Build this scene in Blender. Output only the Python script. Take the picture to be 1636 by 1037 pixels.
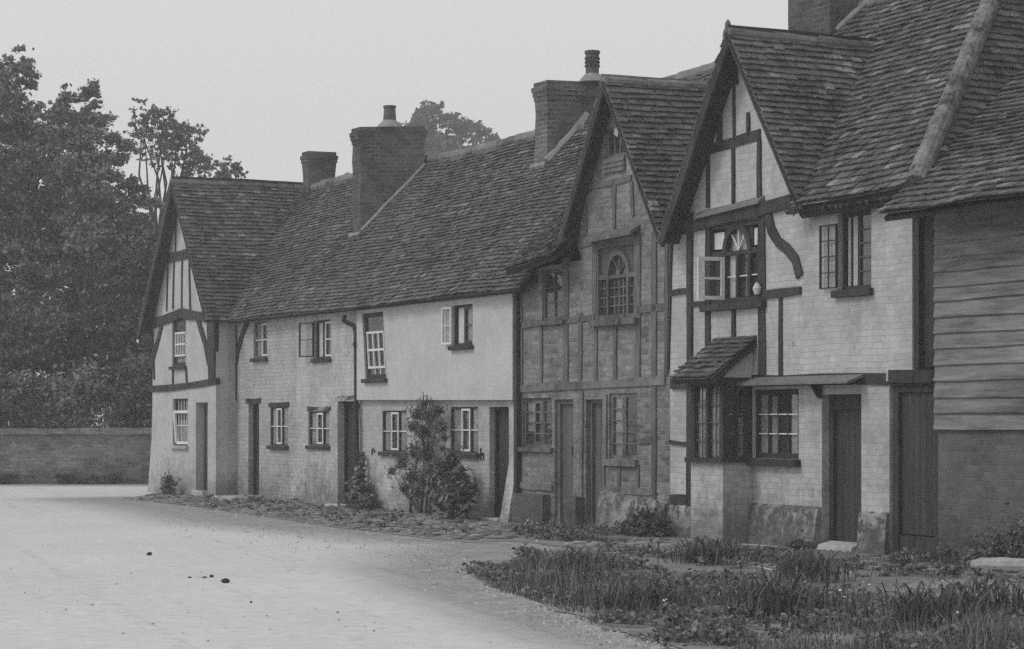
import bpy, bmesh, math, random
import numpy as np
sc = bpy.context.scene
for o in list(bpy.data.objects): bpy.data.objects.remove(o)
random.seed(7)
# ------------------------------------------------------------------ camera, sky, sun, exposure
FOC, HX, HY, EYE = 3800.0, 818.0, 670.0, 1.6           # focal length and horizon in photograph pixels (1636 wide)
cam_d = bpy.data.cameras.new('camera'); cam = bpy.data.objects.new('camera', cam_d)
sc.collection.objects.link(cam); sc.camera = cam
cam.location = (0, 0, EYE); cam.rotation_euler = (math.radians(90), 0, 0)
cam_d.sensor_width = 36.0; cam_d.lens = FOC / 1636 * 36; cam_d.shift_y = (HY - 518.5) / 1636
cam_d.clip_start = 0.5; cam_d.clip_end = 4000
SUN_EL, SUN_AZ = math.radians(46), math.radians(-102)   # azimuth from +Y towards +X
w = bpy.data.worlds.new('World'); sc.world = w; w.use_nodes = True
nt = w.node_tree; bg = nt.nodes['Background']
sky = nt.nodes.new('ShaderNodeTexSky'); sky.sky_type = 'NISHITA'; sky.sun_disc = False
sky.sun_elevation = SUN_EL; sky.sun_rotation = SUN_AZ; sky.dust_density = 4.0; sky.air_density = 1.0
bw = nt.nodes.new('ShaderNodeRGBToBW'); nt.links.new(sky.outputs[0], bw.inputs[0])
mx = nt.nodes.new('ShaderNodeMix'); mx.data_type = 'FLOAT'; mx.inputs[0].default_value = 0.8
nt.links.new(bw.outputs[0], mx.inputs[2]); mx.inputs[3].default_value = 8.9   # cloud deck evens the sky out
nt.links.new(mx.outputs[0], bg.inputs[0]); bg.inputs[1].default_value = 0.1
sd = bpy.data.lights.new('sun', 'SUN'); sd.energy = 1.0; sd.angle = math.radians(16); sd.color = (1, 1, 1)
so = bpy.data.objects.new('sun', sd); sc.collection.objects.link(so)
so.rotation_euler = (math.pi/2 - SUN_EL, 0, -SUN_AZ + math.pi)
sc.view_settings.view_transform = 'Standard'; sc.view_settings.look = 'None'
sc.view_settings.exposure = 0.0; sc.view_settings.gamma = 1.0
sc.cycles.filter_width = 1.45; sc.cycles.use_adaptive_sampling = False
sc.cycles.max_bounces = 6; sc.cycles.transparent_max_bounces = 8
try: sc.cycles.use_denoising = False
except Exception: pass

# ------------------------------------------------------------------ frames of reference
P0 = (-6.613, 50.667); D = (.4394, -.8983); N = (.8983, .4394)   # street line of the row: u along it, v into the houses
TH = math.atan2(D[1], D[0])
def W(u, v, z): return (P0[0]+u*D[0]+v*N[0], P0[1]+u*D[1]+v*N[1], z)
def U(px, v=0):
    k = (px-HX)/FOC; x0 = P0[0]+v*N[0]; y0 = P0[1]+v*N[1]
    return (k*y0-x0)/(D[0]-k*D[1])
def Z(py, u, v=0): return EYE+(HY-py)*(P0[1]+u*D[1]+v*N[1])/FOC
def at(px, py, v=0):
    u = U(px, v); return (u, Z(py, u, v))
def R(x0, y0, x1, y1, v=0):
    a, b = U(x0, v), U(x1, v); c = (a+b)/2
    return (a, b, Z(y1, c, v), Z(y0, c, v))              # u0 u1 z0 z1
def G(px, py):
    Y = FOC*EYE/(py-HY); return ((px-HX)/FOC*Y, Y)
def RAY(px, py, Y): return ((px-HX)/FOC*Y, Y, EYE+(HY-py)/FOC*Y)
def noise1(x, s=0):
    i = math.floor(x); f = x-i; f = f*f*(3-2*f)
    h = lambda n: (math.sin(n*127.1+s*311.7)*43758.5453) % 1.0
    return h(i)*(1-f)+h(i+1)*f-.5
def noise2(x, y, s=0):
    i, j = math.floor(x), math.floor(y); f, g = x-i, y-j; f = f*f*(3-2*f); g = g*g*(3-2*g)
    h = lambda a, b: (math.sin(a*127.1+b*269.5+s*311.7)*43758.5453) % 1.0
    return (h(i,j)*(1-f)+h(i+1,j)*f)*(1-g)+(h(i,j+1)*(1-f)+h(i+1,j+1)*f)*g-.5
def inpoly(x, y, P):
    r = False; n = len(P); j = n-1
    for i in range(n):
        if (P[i][1] > y) != (P[j][1] > y) and x < (P[j][0]-P[i][0])*(y-P[i][1])/(P[j][1]-P[i][1])+P[i][0]: r = not r
        j = i
    return r

# ------------------------------------------------------------------ materials
def nodes(name):
    m = bpy.data.materials.new(name); m.use_nodes = True
    t = m.node_tree; b = t.nodes['Principled BSDF']; return m, t, b
def nd(t, typ, **kw):
    n = t.nodes.new(typ)
    for k, v in kw.items():
        if isinstance(k, str) and hasattr(n, k): setattr(n, k, v)
    return n
def math_(t, op, a, b=None, clamp=False):
    n = t.nodes.new('ShaderNodeMath'); n.operation = op; n.use_clamp = clamp
    for i, x in enumerate((a, b)):
        if x is None: continue
        if hasattr(x, 'is_output'): t.links.new(x, n.inputs[i])
        else: n.inputs[i].default_value = x
    return n.outputs[0]
def noise_(t, vec, scale, detail=4, rough=.6):
    n = t.nodes.new('ShaderNodeTexNoise'); n.inputs['Scale'].default_value = scale
    n.inputs['Detail'].default_value = detail; n.inputs['Roughness'].default_value = rough
    t.links.new(vec, n.inputs['Vector']); return n.outputs[0]
def ramp_(t, x, a0, a1, o0, o1):
    n = t.nodes.new('ShaderNodeMapRange'); n.inputs[1].default_value = a0; n.inputs[2].default_value = a1
    n.inputs[3].default_value = o0; n.inputs[4].default_value = o1; t.links.new(x, n.inputs[0]); return n.outputs[0]
def bump_(t, b, h, strength, dist):
    n = t.nodes.new('ShaderNodeBump'); n.inputs['Strength'].default_value = strength; n.inputs['Distance'].default_value = dist
    t.links.new(h, n.inputs['Height']); t.links.new(n.outputs[0], b.inputs['Normal'])
def grey(t, val, b):
    c = t.nodes.new('ShaderNodeCombineColor')
    for i in range(3): t.links.new(val, c.inputs[i])
    t.links.new(c.outputs[0], b.inputs['Base Color'])
def wallvec(t):
    tc = t.nodes.new('ShaderNodeTexCoord'); s = t.nodes.new('ShaderNodeSeparateXYZ'); t.links.new(tc.outputs['Object'], s.inputs[0])
    c = t.nodes.new('ShaderNodeCombineXYZ'); t.links.new(math_(t, 'ADD', s.outputs[0], s.outputs[1]), c.inputs[0]); t.links.new(s.outputs[2], c.inputs[1])
    return tc.outputs['Object'], c.outputs[0], s.outputs[2]
def brick_mat(name, base, mortar, var=.25, course=.075, length=.23, bump=.6, mot=.25, msize=.008, dirt=.35, patch=None, smooth=False):
    m, t, b = nodes(name); ob, v2, z = wallvec(t)
    wob = t.nodes.new('ShaderNodeVectorMath'); wob.operation = 'ADD'
    nz = t.nodes.new('ShaderNodeTexNoise'); nz.inputs['Scale'].default_value = 1.3; t.links.new(ob, nz.inputs['Vector'])
    sc_ = t.nodes.new('ShaderNodeVectorMath'); sc_.operation = 'SCALE'; sc_.inputs[3].default_value = .07
    t.links.new(nz.outputs[1], sc_.inputs[0]); t.links.new(v2, wob.inputs[0]); t.links.new(sc_.outputs[0], wob.inputs[1])
    bt = t.nodes.new('ShaderNodeTexBrick'); bt.inputs['Scale'].default_value = 1; bt.inputs['Brick Width'].default_value = length
    bt.inputs['Row Height'].default_value = course; bt.inputs['Mortar Size'].default_value = msize; bt.inputs['Mortar Smooth'].default_value = .3
    bt.inputs['Color1'].default_value = (0,0,0,1); bt.inputs['Color2'].default_value = (1,1,1,1); bt.inputs['Mortar'].default_value = (.5,.5,.5,1)
    t.links.new(wob.outputs[0], bt.inputs['Vector'])
    bwn = t.nodes.new('ShaderNodeRGBToBW'); t.links.new(bt.outputs[0], bwn.inputs[0])
    rnd = bwn.outputs[0]; fac = bt.outputs['Fac']
    n1 = noise_(t, ob, 1.1, 5, .65); n2 = noise_(t, ob, 9, 5, .7); n3 = noise_(t, ob, 45, 3, .6)
    v = math_(t, 'ADD', ramp_(t, n1, .3, .7, -mot, mot), ramp_(t, n2, .3, .7, -mot*.6, mot*.6))
    v = math_(t, 'ADD', v, ramp_(t, rnd, 0, 1, -var, var))
    bk = math_(t, 'MULTIPLY', math_(t, 'ADD', v, 1.0), base)
    mxn = t.nodes.new('ShaderNodeMix'); mxn.data_type = 'FLOAT'
    # mortar shows only in places
    mf = math_(t, 'MULTIPLY', fac, ramp_(t, noise_(t, ob, 2.6, 4), .38, .62, .0, 1.0))
    t.links.new(mf, mxn.inputs[0]); t.links.new(bk, mxn.inputs[2]); mxn.inputs[3].default_value = mortar
    out = mxn.outputs[0]
    if dirt:   # splash-back dirt and damp along the foot of the wall
        d = math_(t, 'ADD', z, ramp_(t, n1, .25, .75, -.5, .5))
        d = math_(t, 'ADD', d, ramp_(t, n2, .25, .75, -.25, .25))
        out = math_(t, 'MULTIPLY', out, ramp_(t, d, .0, .75, 1-dirt, 1.0))
    if patch:  # places where the coat has flaked off
        pf = ramp_(t, noise_(t, ob, patch[1], 6, .7), patch[2], patch[2]+.04, 0, 1)
        pm = t.nodes.new('ShaderNodeMix'); pm.data_type = 'FLOAT'; t.links.new(pf, pm.inputs[0]); t.links.new(out, pm.inputs[2]); pm.inputs[3].default_value = patch[0]
        out = pm.outputs[0]
    grey(t, out, b); b.inputs['Roughness'].default_value = .92; b.inputs['Specular IOR Level'].default_value = .2
    h = math_(t, 'ADD', math_(t, 'MULTIPLY', fac, 0 if smooth else -1.0), math_(t, 'MULTIPLY', n2, .8))
    h = math_(t, 'ADD', h, math_(t, 'MULTIPLY', n3, .35))
    h = math_(t, 'ADD', h, math_(t, 'MULTIPLY', n1, 2.0))
    if not smooth: h = math_(t, 'ADD', h, math_(t, 'MULTIPLY', rnd, .5))
    bump_(t, b, h, bump, .02); return m
def plain_mat(name, base, var=.25, scale=6, rough=.85, bump=.3, stretch=None, island=0, spec=.25, dist=.01):
    m, t, b = nodes(name); tc = t.nodes.new('ShaderNodeTexCoord'); vec = tc.outputs['Object']
    if stretch:
        mp = t.nodes.new('ShaderNodeMapping'); mp.inputs['Scale'].default_value = stretch; t.links.new(vec, mp.inputs[0]); vec = mp.outputs[0]
    n1 = noise_(t, vec, scale, 5, .65); n2 = noise_(t, vec, scale*.17, 3)
    v = math_(t, 'ADD', ramp_(t, n1, .3, .7, -var, var), ramp_(t, n2, .3, .7, -var, var))
    if island:
        g = t.nodes.new('ShaderNodeNewGeometry'); v = math_(t, 'ADD', v, ramp_(t, g.outputs['Random Per Island'], 0, 1, -island, island))
    v = math_(t, 'MULTIPLY', math_(t, 'ADD', v, 1.0), base)
    grey(t, math_(t, 'MAXIMUM', v, base*.25), b); b.inputs['Roughness'].default_value = rough; b.inputs['Specular IOR Level'].default_value = spec
    if bump: bump_(t, b, n1, bump, dist)
    return m
def tile_mat(name, base, light, frac=.07):
    m, t, b = nodes(name); tc = t.nodes.new('ShaderNodeTexCoord'); ob = tc.outputs['Object']
    g = t.nodes.new('ShaderNodeNewGeometry'); r = g.outputs['Random Per Island']
    n1 = noise_(t, ob, .9, 4); n2 = noise_(t, ob, 22, 4, .7)
    v = math_(t, 'ADD', ramp_(t, r, 0, 1, -.3, .3), ramp_(t, n1, .3, .7, -.3, .3)); v = math_(t, 'ADD', v, ramp_(t, n2, .3, .7, -.6, .6)); v = math_(t, 'ADD', v, ramp_(t, noise_(t, ob, 6, 3), .35, .65, -.2, .2))
    v = math_(t, 'MULTIPLY', math_(t, 'ADD', v, 1), base)
    lf = ramp_(t, math_(t, 'FRACT', math_(t, 'MULTIPLY', r, 37.3)), 1-frac-.02, 1-frac+.02, 0, 1)
    lf = math_(t, 'MULTIPLY', lf, ramp_(t, n2, .38, .6, .1, 1))
    lf = math_(t, 'MULTIPLY', lf, ramp_(t, noise_(t, ob, .55, 3), .4, .6, .15, 1))
    mxn = t.nodes.new('ShaderNodeMix'); mxn.data_type = 'FLOAT'; t.links.new(lf, mxn.inputs[0]); t.links.new(v, mxn.inputs[2]); mxn.inputs[3].default_value = light
    grey(t, mxn.outputs[0], b); b.inputs['Roughness'].default_value = .85; b.inputs['Specular IOR Level'].default_value = .3
    bump_(t, b, n2, .4, .01); return m
def leaf_mat(name, base, var=.5, trans=.25):
    m, t, b = nodes(name); g = t.nodes.new('ShaderNodeNewGeometry')
    v = math_(t, 'MULTIPLY', ramp_(t, g.outputs['Random Per Island'], 0, 1, 1-var, 1+var), base)
    grey(t, v, b); b.inputs['Roughness'].default_value = .55; b.inputs['Specular IOR Level'].default_value = .3
    if trans:
        tr = t.nodes.new('ShaderNodeBsdfTranslucent'); c = t.nodes.new('ShaderNodeCombineColor')
        for i in range(3): t.links.new(v, c.inputs[i])
        t.links.new(c.outputs[0], tr.inputs[0]); ms = t.nodes.new('ShaderNodeMixShader'); ms.inputs[0].default_value = trans
        t.links.new(b.outputs[0], ms.inputs[1]); t.links.new(tr.outputs[0], ms.inputs[2])
        t.links.new(ms.outputs[0], t.nodes['Material Output'].inputs[0])
    return m
def glass_mat(name, tint=.9, refl=.16):
    m, t, b = nodes(name); tr = t.nodes.new('ShaderNodeBsdfTransparent'); tr.inputs[0].default_value = (tint, tint, tint, 1)
    gl = t.nodes.new('ShaderNodeBsdfGlossy'); gl.inputs['Color'].default_value = (.9,.9,.9,1); gl.inputs['Roughness'].default_value = .06
    nb = t.nodes.new('ShaderNodeBump'); nb.inputs['Strength'].default_value = .35; nb.inputs['Distance'].default_value = .01
    tc = t.nodes.new('ShaderNodeTexCoord'); t.links.new(noise_(t, tc.outputs['Object'], 6, 2), nb.inputs['Height']); t.links.new(nb.outputs[0], gl.inputs['Normal'])
    df = t.nodes.new('ShaderNodeBsdfDiffuse'); df.inputs[0].default_value = (.25,.25,.25,1)     # even grey layer standing in for sky reflected in old panes
    m1 = t.nodes.new('ShaderNodeMixShader'); m1.inputs[0].default_value = refl; t.links.new(tr.outputs[0], m1.inputs[1]); t.links.new(gl.outputs[0], m1.inputs[2])
    m2 = t.nodes.new('ShaderNodeMixShader'); m2.inputs[0].default_value = .10; t.links.new(m1.outputs[0], m2.inputs[1]); t.links.new(df.outputs[0], m2.inputs[2])
    t.links.new(m2.outputs[0], t.nodes['Material Output'].inputs[0]); return m
M = {}
M['limewash'] = brick_mat('limewashed plaster', .44, .43, var=.03, bump=.4, mot=.18, dirt=.4, smooth=True, patch=(.34, 1.2, .66))
M['whitebrick'] = brick_mat('whitewashed brick', .43, .385, var=.07, bump=.45, mot=.27, dirt=.45, patch=(.28, 5.0, .635))
M['greybrick'] = brick_mat('grey whitewashed brick', .39, .33, var=.08, bump=.6, mot=.25, dirt=.4, patch=(.25, 3.2, .65))
M['render'] = brick_mat('smooth white render', .49, .49, var=0, bump=.4, mot=.13, dirt=0, smooth=True)
M['soiledbrick'] = brick_mat('soiled brick infill', .20, .26, var=.28, bump=1.0, mot=.45, dirt=.3, msize=.01, patch=(.33, 8.0, .60))
M['redbrick'] = brick_mat('weathered red brick', .12, .15, var=.16, bump=.6, mot=.25, dirt=.25, msize=.007)
M['stackbrick'] = brick_mat('sooty stack brick', .085, .17, var=.3, bump=.7, mot=.25, dirt=0)
M['chimneybrick'] = brick_mat('patched stack brick', .11, .26, var=.3, bump=.7, mot=.3, dirt=0, msize=.011)
M['rubble'] = brick_mat('rubble plinth', .26, .2, var=.15, course=.17, length=.31, bump=1.2, mot=.5, msize=.012, dirt=.45, patch=(.10, 5.5, .5), smooth=True)
M['gardenbrick'] = brick_mat('garden wall brick', .20, .24, var=.3, course=.085, length=.26, bump=.7, mot=.35, msize=.01, dirt=.3, patch=(.34, 3.5, .62))
M['tile'] = tile_mat('old clay tile', .092, .30, .06)
M['moss_tile'] = tile_mat('mossy clay tile', .088, .30, .10)
M['mortar'] = plain_mat('lime mortar', .17, .6, 13, bump=1.0, dist=.05)
M['ridge'] = plain_mat('ridge tile', .15, .35, 9, bump=.6, island=.2, dist=.02)
M['timber'] = plain_mat('tarred timber', .042, .35, 14, bump=.5, stretch=(1,1,.3))
M['greytimber'] = plain_mat('bare grey timber', .115, .4, 14, bump=.5, stretch=(1,1,.2))
M['paletimber'] = plain_mat('pale weathered timber', .15, .4, 11, bump=.5, stretch=(.7,1,.7))
M['board'] = plain_mat('weatherboard', .185, .4, 7, bump=.7, stretch=(.3,1,3.2), island=.06)
M['doordark'] = plain_mat('dark painted door', .045, .25, 10, rough=.6, bump=.3, stretch=(3,3,.25), island=.15)
M['doorgrey'] = plain_mat('grey worn door', .11, .25, 10, rough=.75, bump=.4, stretch=(3,3,.25), island=.15)
M['doorhead'] = plain_mat('dull boarded panel', .095, .25, 10, rough=.8, bump=.4, stretch=(3,3,.3))
M['doormid'] = plain_mat('mid grey door', .22, .2, 8, rough=.75, bump=.3, stretch=(3,3,.3), island=.1)
M['whitepaint'] = plain_mat('white paint', .68, .1, 12, rough=.5, bump=.15)
M['darkpaint'] = plain_mat('dark paint', .04, .2, 12, rough=.5, bump=.15)
M['iron'] = plain_mat('black iron', .03, .2, 20, rough=.6, bump=.3)
M['lead'] = plain_mat('grey lead', .15, .2, 8, rough=.6, bump=.3)
M['cloth'] = plain_mat('net curtain', .6, .12, 10, rough=.9, bump=.1)
M['inside'] = plain_mat('dim room', .10, .2, 3, bump=0)
M['stone'] = plain_mat('worn stone', .36, .25, 8, bump=.6, dist=.02)
M['cobble'] = plain_mat('cobble stone', .20, .3, 12, bump=.6, island=.45, dist=.02)
M['grit'] = plain_mat('road grit', .40, .15, 12, bump=0, island=.35)
M['pot'] = plain_mat('clay pot', .10, .3, 9, bump=.4)
M['flaunch'] = plain_mat('pale flaunching', .24, .2, 9, bump=.5)
M['bark'] = plain_mat('bark', .06, .4, 9, bump=.8, stretch=(3,3,.6), dist=.03)
M['log'] = plain_mat('bleached wood', .36, .25, 12, bump=.5, stretch=(.4,3,3))
M['clod'] = plain_mat('dark clod', .04, .3, 20, bump=.5)
M['glass'] = glass_mat('old window glass', .9, .10); M['clearglass'] = glass_mat('clear window glass', .97, .03)
M['leaf'] = leaf_mat('tree leaf', .21, .65); M['leafpale'] = leaf_mat('pale leaf', .23, .45); M['leafdark'] = leaf_mat('dark leaf', .12, .55)
M['leaffar'] = leaf_mat('far leaf', .17); M['climb'] = leaf_mat('climber leaf', .17, .6); M['gloss'] = leaf_mat('glossy leaf', .13, .7, .1)
M['drygrass'] = leaf_mat('dry grass', .24, .4, .2); M['weed'] = leaf_mat('weed leaf', .15, .6, .2)
M['grass'] = leaf_mat('grass blade', .095, .65, .3)

# ------------------------------------------------------------------ building helpers
ORG = {}
def tag(o, label=None, cat=None, group=None, kind=None):
    for k, v in (('label', label), ('category', cat), ('group', group), ('kind', kind)):
        if v: o[k] = v
    return o
def thing(name, label, cat, u, v, z=0.0, group=None):
    o = bpy.data.objects.new(name, None); sc.collection.objects.link(o); o.empty_display_size = .3
    o.location = W(u, v, z); o.rotation_euler = (0, 0, TH); ORG[o.name] = (u, v, z)
    return tag(o, label, cat, group)
def wthing(name, label, cat, x, y, z=0.0, group=None):
    o = bpy.data.objects.new(name, None); sc.collection.objects.link(o); o.empty_display_size = .3
    o.location = (x, y, z); ORG[o.name] = (x, y, z); return tag(o, label, cat, group)
class MB:
    def __init__(s): s.v = []; s.f = []
    def add(s, vs, fs):
        n = len(s.v); s.v += [tuple(p) for p in vs]; s.f += [tuple(i+n for i in f) for f in fs]
    def box(s, x0, x1, y0, y1, z0, z1):
        if x0 > x1: x0, x1 = x1, x0
        if y0 > y1: y0, y1 = y1, y0
        if z0 > z1: z0, z1 = z1, z0
        s.add([(x0,y0,z0),(x1,y0,z0),(x1,y1,z0),(x0,y1,z0),(x0,y0,z1),(x1,y0,z1),(x1,y1,z1),(x0,y1,z1)],
              [(0,3,2,1),(4,5,6,7),(0,1,5,4),(1,2,6,5),(2,3,7,6),(3,0,4,7)])
    def hexa(s, b, t):  # four bottom corners (counter-clockwise from above), four top corners
        s.add(list(b)+list(t), [(0,3,2,1),(4,5,6,7),(0,1,5,4),(1,2,6,5),(2,3,7,6),(3,0,4,7)])
    def prism(s, poly, v0, v1):  # polygon in (u,z), swept from v0 (front) to v1
        a = sum(poly[i][0]*poly[(i+1)%len(poly)][1]-poly[(i+1)%len(poly)][0]*poly[i][1] for i in range(len(poly)))
        if a < 0: poly = poly[::-1]
        n = len(poly)
        s.add([(p[0], v0, p[1]) for p in poly]+[(p[0], v1, p[1]) for p in poly],
              [tuple(range(n)), tuple(range(2*n-1, n-1, -1))]+[(i, i+n, (i+1)%n+n, (i+1)%n) for i in range(n)])
    def tube(s, pts, rs, n=8):
        base = len(s.v)
        for i, p in enumerate(pts):
            a = pts[max(i-1,0)]; b = pts[min(i+1,len(pts)-1)]
            d = np.array(b, float)-np.array(a, float); d /= (np.linalg.norm(d) or 1)
            h = np.array((0,0,1.)) if abs(d[2]) < .9 else np.array((1.,0,0))
            x = np.cross(d, h); x /= np.linalg.norm(x); y = np.cross(d, x)
            r = rs[i] if hasattr(rs, '__len__') else rs
            for k in range(n):
                t = 2*math.pi*k/n; s.v.append(tuple(np.array(p)+r*(math.cos(t)*x+math.sin(t)*y)))
        for i in range(len(pts)-1):
            for k in range(n):
                a = base+i*n+k; b = base+i*n+(k+1)%n; s.f.append((a, b, b+n, a+n))
        s.f.append(tuple(base+k for k in range(n-1, -1, -1))); m = base+(len(pts)-1)*n; s.f.append(tuple(m+k for k in range(n)))
    def beam(s, p, q, wd, vf, dep=.05, seg=5, jit=.012, bow=0.0, curve=None):  # hewn timber on a wall face, from p to q in (u,z)
        L = math.hypot(q[0]-p[0], q[1]-p[1]) or 1; seg = min(seg, max(2, int(L/.35))); jit = min(jit, .14*(wd if not hasattr(wd, '__len__') else wd[0]))
        pts = [(p[0]+(q[0]-p[0])*i/seg, p[1]+(q[1]-p[1])*i/seg) for i in range(seg+1)] if curve is None else curve
        nx, nz = -(q[1]-p[1])/L, (q[0]-p[0])/L
        a, b = [], []
        for i, c in enumerate(pts):
            t = i/(len(pts)-1); o = bow*4*t*(1-t); w0 = wd if not hasattr(wd, '__len__') else wd[0]+(wd[1]-wd[0])*t
            if curve is not None:
                c0 = pts[max(i-1,0)]; c1 = pts[min(i+1,len(pts)-1)]; l2 = math.hypot(c1[0]-c0[0], c1[1]-c0[1]) or 1
                nx, nz = -(c1[1]-c0[1])/l2, (c1[0]-c0[0])/l2
            ha, hb = w0/2+random.uniform(-jit, jit), w0/2+random.uniform(-jit, jit)
            a.append((c[0]+nx*(o+ha), c[1]+nz*(o+ha))); b.append((c[0]+nx*(o-hb), c[1]+nz*(o-hb)))
        for i in range(len(pts)-1):
            s.prism([a[i], a[i+1], b[i+1], b[i]], vf, vf+dep)
    def hewn(s, house, mat, *a, **k):   # one timber as a part of its own
        m = MB(); m.beam(*a, **k); p, q = a[0], a[1]
        n = 'brace' if k.get('curve') else ('rail' if abs(q[0]-p[0]) > abs(q[1]-p[1]) else 'stud'); return m.build(n, mat, house)
    def rot(s, i0, u, v, ang):
        c, n = math.cos(ang), math.sin(ang)
        for i in range(i0, len(s.v)):
            x, y, z = s.v[i]; x -= u; y -= v; s.v[i] = (u+c*x-n*y, v+n*x+c*y, z)
    def lean(s, i0, z0, k):     # shear with height: openings that have settled out of true
        for i in range(i0, len(s.v)):
            x, y, z = s.v[i]; s.v[i] = (x+(z-z0)*k, y, z)
    def build(s, name, mat, parent=None, smooth=False, org=None, bevel=0):
        me = bpy.data.meshes.new(name); r = parent
        if org is None:
            while r is not None and r.name not in ORG: r = r.parent
            org = ORG[r.name] if r is not None else (0,0,0)
        v = np.array(s.v, dtype=np.float64)-np.array(org)
        me.from_pydata(v.tolist(), [], s.f); me.materials.append(M[mat] if isinstance(mat, str) else mat)
        if smooth: me.polygons.foreach_set('use_smooth', [True]*len(me.polygons))
        me.update(); o = bpy.data.objects.new(name, me); sc.collection.objects.link(o)
        if parent is not None: o.parent = parent
        if bevel:
            b = o.modifiers.new('bevel', 'BEVEL'); b.width = bevel; b.segments = 2; b.limit_method = 'ANGLE'
        return o
def rowobj(mb, name, mat, u, v, z, label, cat, group=None, kind=None, smooth=False):   # a one-mesh thing standing in the row's frame
    o = mb.build(name, mat, None, smooth, org=(u, v, z)); o.location = W(u, v, z); o.rotation_euler = (0,0,TH)
    return tag(o, label, cat, group, kind)

def rect(u0, u1, z0, z1, lean=0):
    return [(u0+0, z0), (u1, z0), (u1+lean, z1), (u0+lean, z1)]
def wall(name, mat, parent, outline, holes, v, thick=.24, bulge=0.0, step=.45):
    """a wall with openings cut through it: outline and holes in (u,z)"""
    bm = bmesh.new(); loops = []; edges = []
    def dense(P):
        out = []
        for i in range(len(P)):
            a, b = P[i], P[(i+1)%len(P)]; n = max(1, int(math.hypot(b[0]-a[0], b[1]-a[1])/step))
            for k in range(n): out.append((a[0]+(b[0]-a[0])*k/n, a[1]+(b[1]-a[1])*k/n))
        return out
    for P in [outline]+list(holes):
        P = dense(P)
        vs = [bm.verts.new((p[0], v, p[1])) for p in P]
        es = [bm.edges.new((vs[i], vs[(i+1)%len(vs)])) for i in range(len(vs))]
        loops.append(vs); edges += es
    bmesh.ops.triangle_fill(bm, use_beauty=True, use_dissolve=False, edges=edges, normal=(0,-1,0))
    bm.verts.index_update(); front = [tuple(x.index for x in f.verts) for f in bm.faces]
    co = [tuple(x.co) for x in bm.verts]; lp = [[x.index for x in L] for L in loops]; bm.free()
    n = len(co); mb = MB()
    def fix(f):
        a, b, c = (co[i] for i in f[:3]); cr = (b[2]-a[2])*(c[0]-a[0])-(b[0]-a[0])*(c[2]-a[2])
        return f if cr < 0 else f[::-1]     # normal towards -v
    front = [fix(f) for f in front]
    mb.v = co+[(p[0], p[1]+thick, p[2]) for p in co]
    mb.f = front+[tuple(i+n for i in f[::-1]) for f in front]
    for L in lp:
        for i in range(len(L)):
            a, b = L[i], L[(i+1)%len(L)]; mb.f.append((a, b, b+n, a+n))
    o = mb.build(name, mat, parent)
    bm = bmesh.new(); bm.from_mesh(o.data); bmesh.ops.recalc_face_normals(bm, faces=bm.faces); bm.to_mesh(o.data); bm.free()
    return o

def rowspan(poly, t):
    xs = []
    for i in range(len(poly)):
        (s0, t0), (s1, t1) = poly[i], poly[(i+1)%len(poly)]
        if (t0 <= t < t1) or (t1 <= t < t0): xs.append(s0+(s1-s0)*(t-t0)/(t1-t0))
    return (min(xs), max(xs)) if len(xs) >= 2 else None
def sag(u, v): return .07*noise2(u*.45, v*.5, 3)+.035*noise2(u*1.3, v*1.2, 5)
def tiles(mb, O, a, b, poly, gauge=.086, tw=.15, wobble=1.0):
    O, a, b = np.array(O, float), np.array(a, float), np.array(b, float); b /= np.linalg.norm(b); c = np.cross(a, b)
    if c[2] < 0: c = -c; 
    flip = np.dot(np.cross(a, b), c) < 0
    tmax = max(p[1] for p in poly); k = 0; t0 = 0.0
    def P(s, t, h, dz=0.0):
        p = O+a*s+b*t+c*h; p[2] += wobble*sag(p[0], p[1])+dz; return tuple(p)
    while t0 < tmax-.02:
        g = gauge*(1+.05*math.sin(k*12.9)); sp = rowspan(poly, min(t0+g*.5, tmax-.01))
        if sp:
            s = sp[0]-random.uniform(0, tw) if (k % 2) else sp[0]
            off = float(np.dot(O, a)); drift = lambda x: .022*noise1((x+off)*.8+k*3.1, k)+.012*noise1((x+off)*2.3, k+9)
            while s < sp[1]-.02:
                w_ = tw*random.uniform(.93, 1.05); s0, s1 = max(s, sp[0]), min(s+w_-.006, sp[1]); s += w_
                if s1-s0 < .03: continue
                L = g*1.3; d = drift(s)+random.uniform(-.006, .006); l0 = .042+random.uniform(-.008, .012); tw_ = random.uniform(-.005, .005)
                if random.random() < .06: d -= random.uniform(.01,.035); l0 += random.uniform(.005,.02)
                ta = max(t0+d, -.03)
                tp = [P(s0, ta, l0-tw_), P(s1, ta, l0+tw_), P(s1, t0+L, .010), P(s0, t0+L, .010)]
                bt = [P(s0, ta, l0-.02-tw_), P(s1, ta, l0-.02+tw_), P(s1, t0+L, -.005), P(s0, t0+L, -.005)]
                F = [(4,5,6,7),(0,1,5,4),(1,2,6,5),(3,0,4,7),(0,3,2,1)]
                if flip: F = [f[::-1] for f in F]
                mb.add(bt+tp, F)
            q = np.arange(sp[0], sp[1], .8).tolist()+[sp[1]]
            for x0, x1 in zip(q[:-1], q[1:]):
                if x1-x0 < .01: continue
                f = (0,1,2,3); mb.add([P(x0,t0-.01,-.008),P(x1,t0-.01,-.008),P(x1,t0+g+.01,-.008),P(x0,t0+g+.01,-.008)], [f[::-1] if flip else f])
        t0 += g; k += 1
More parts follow.
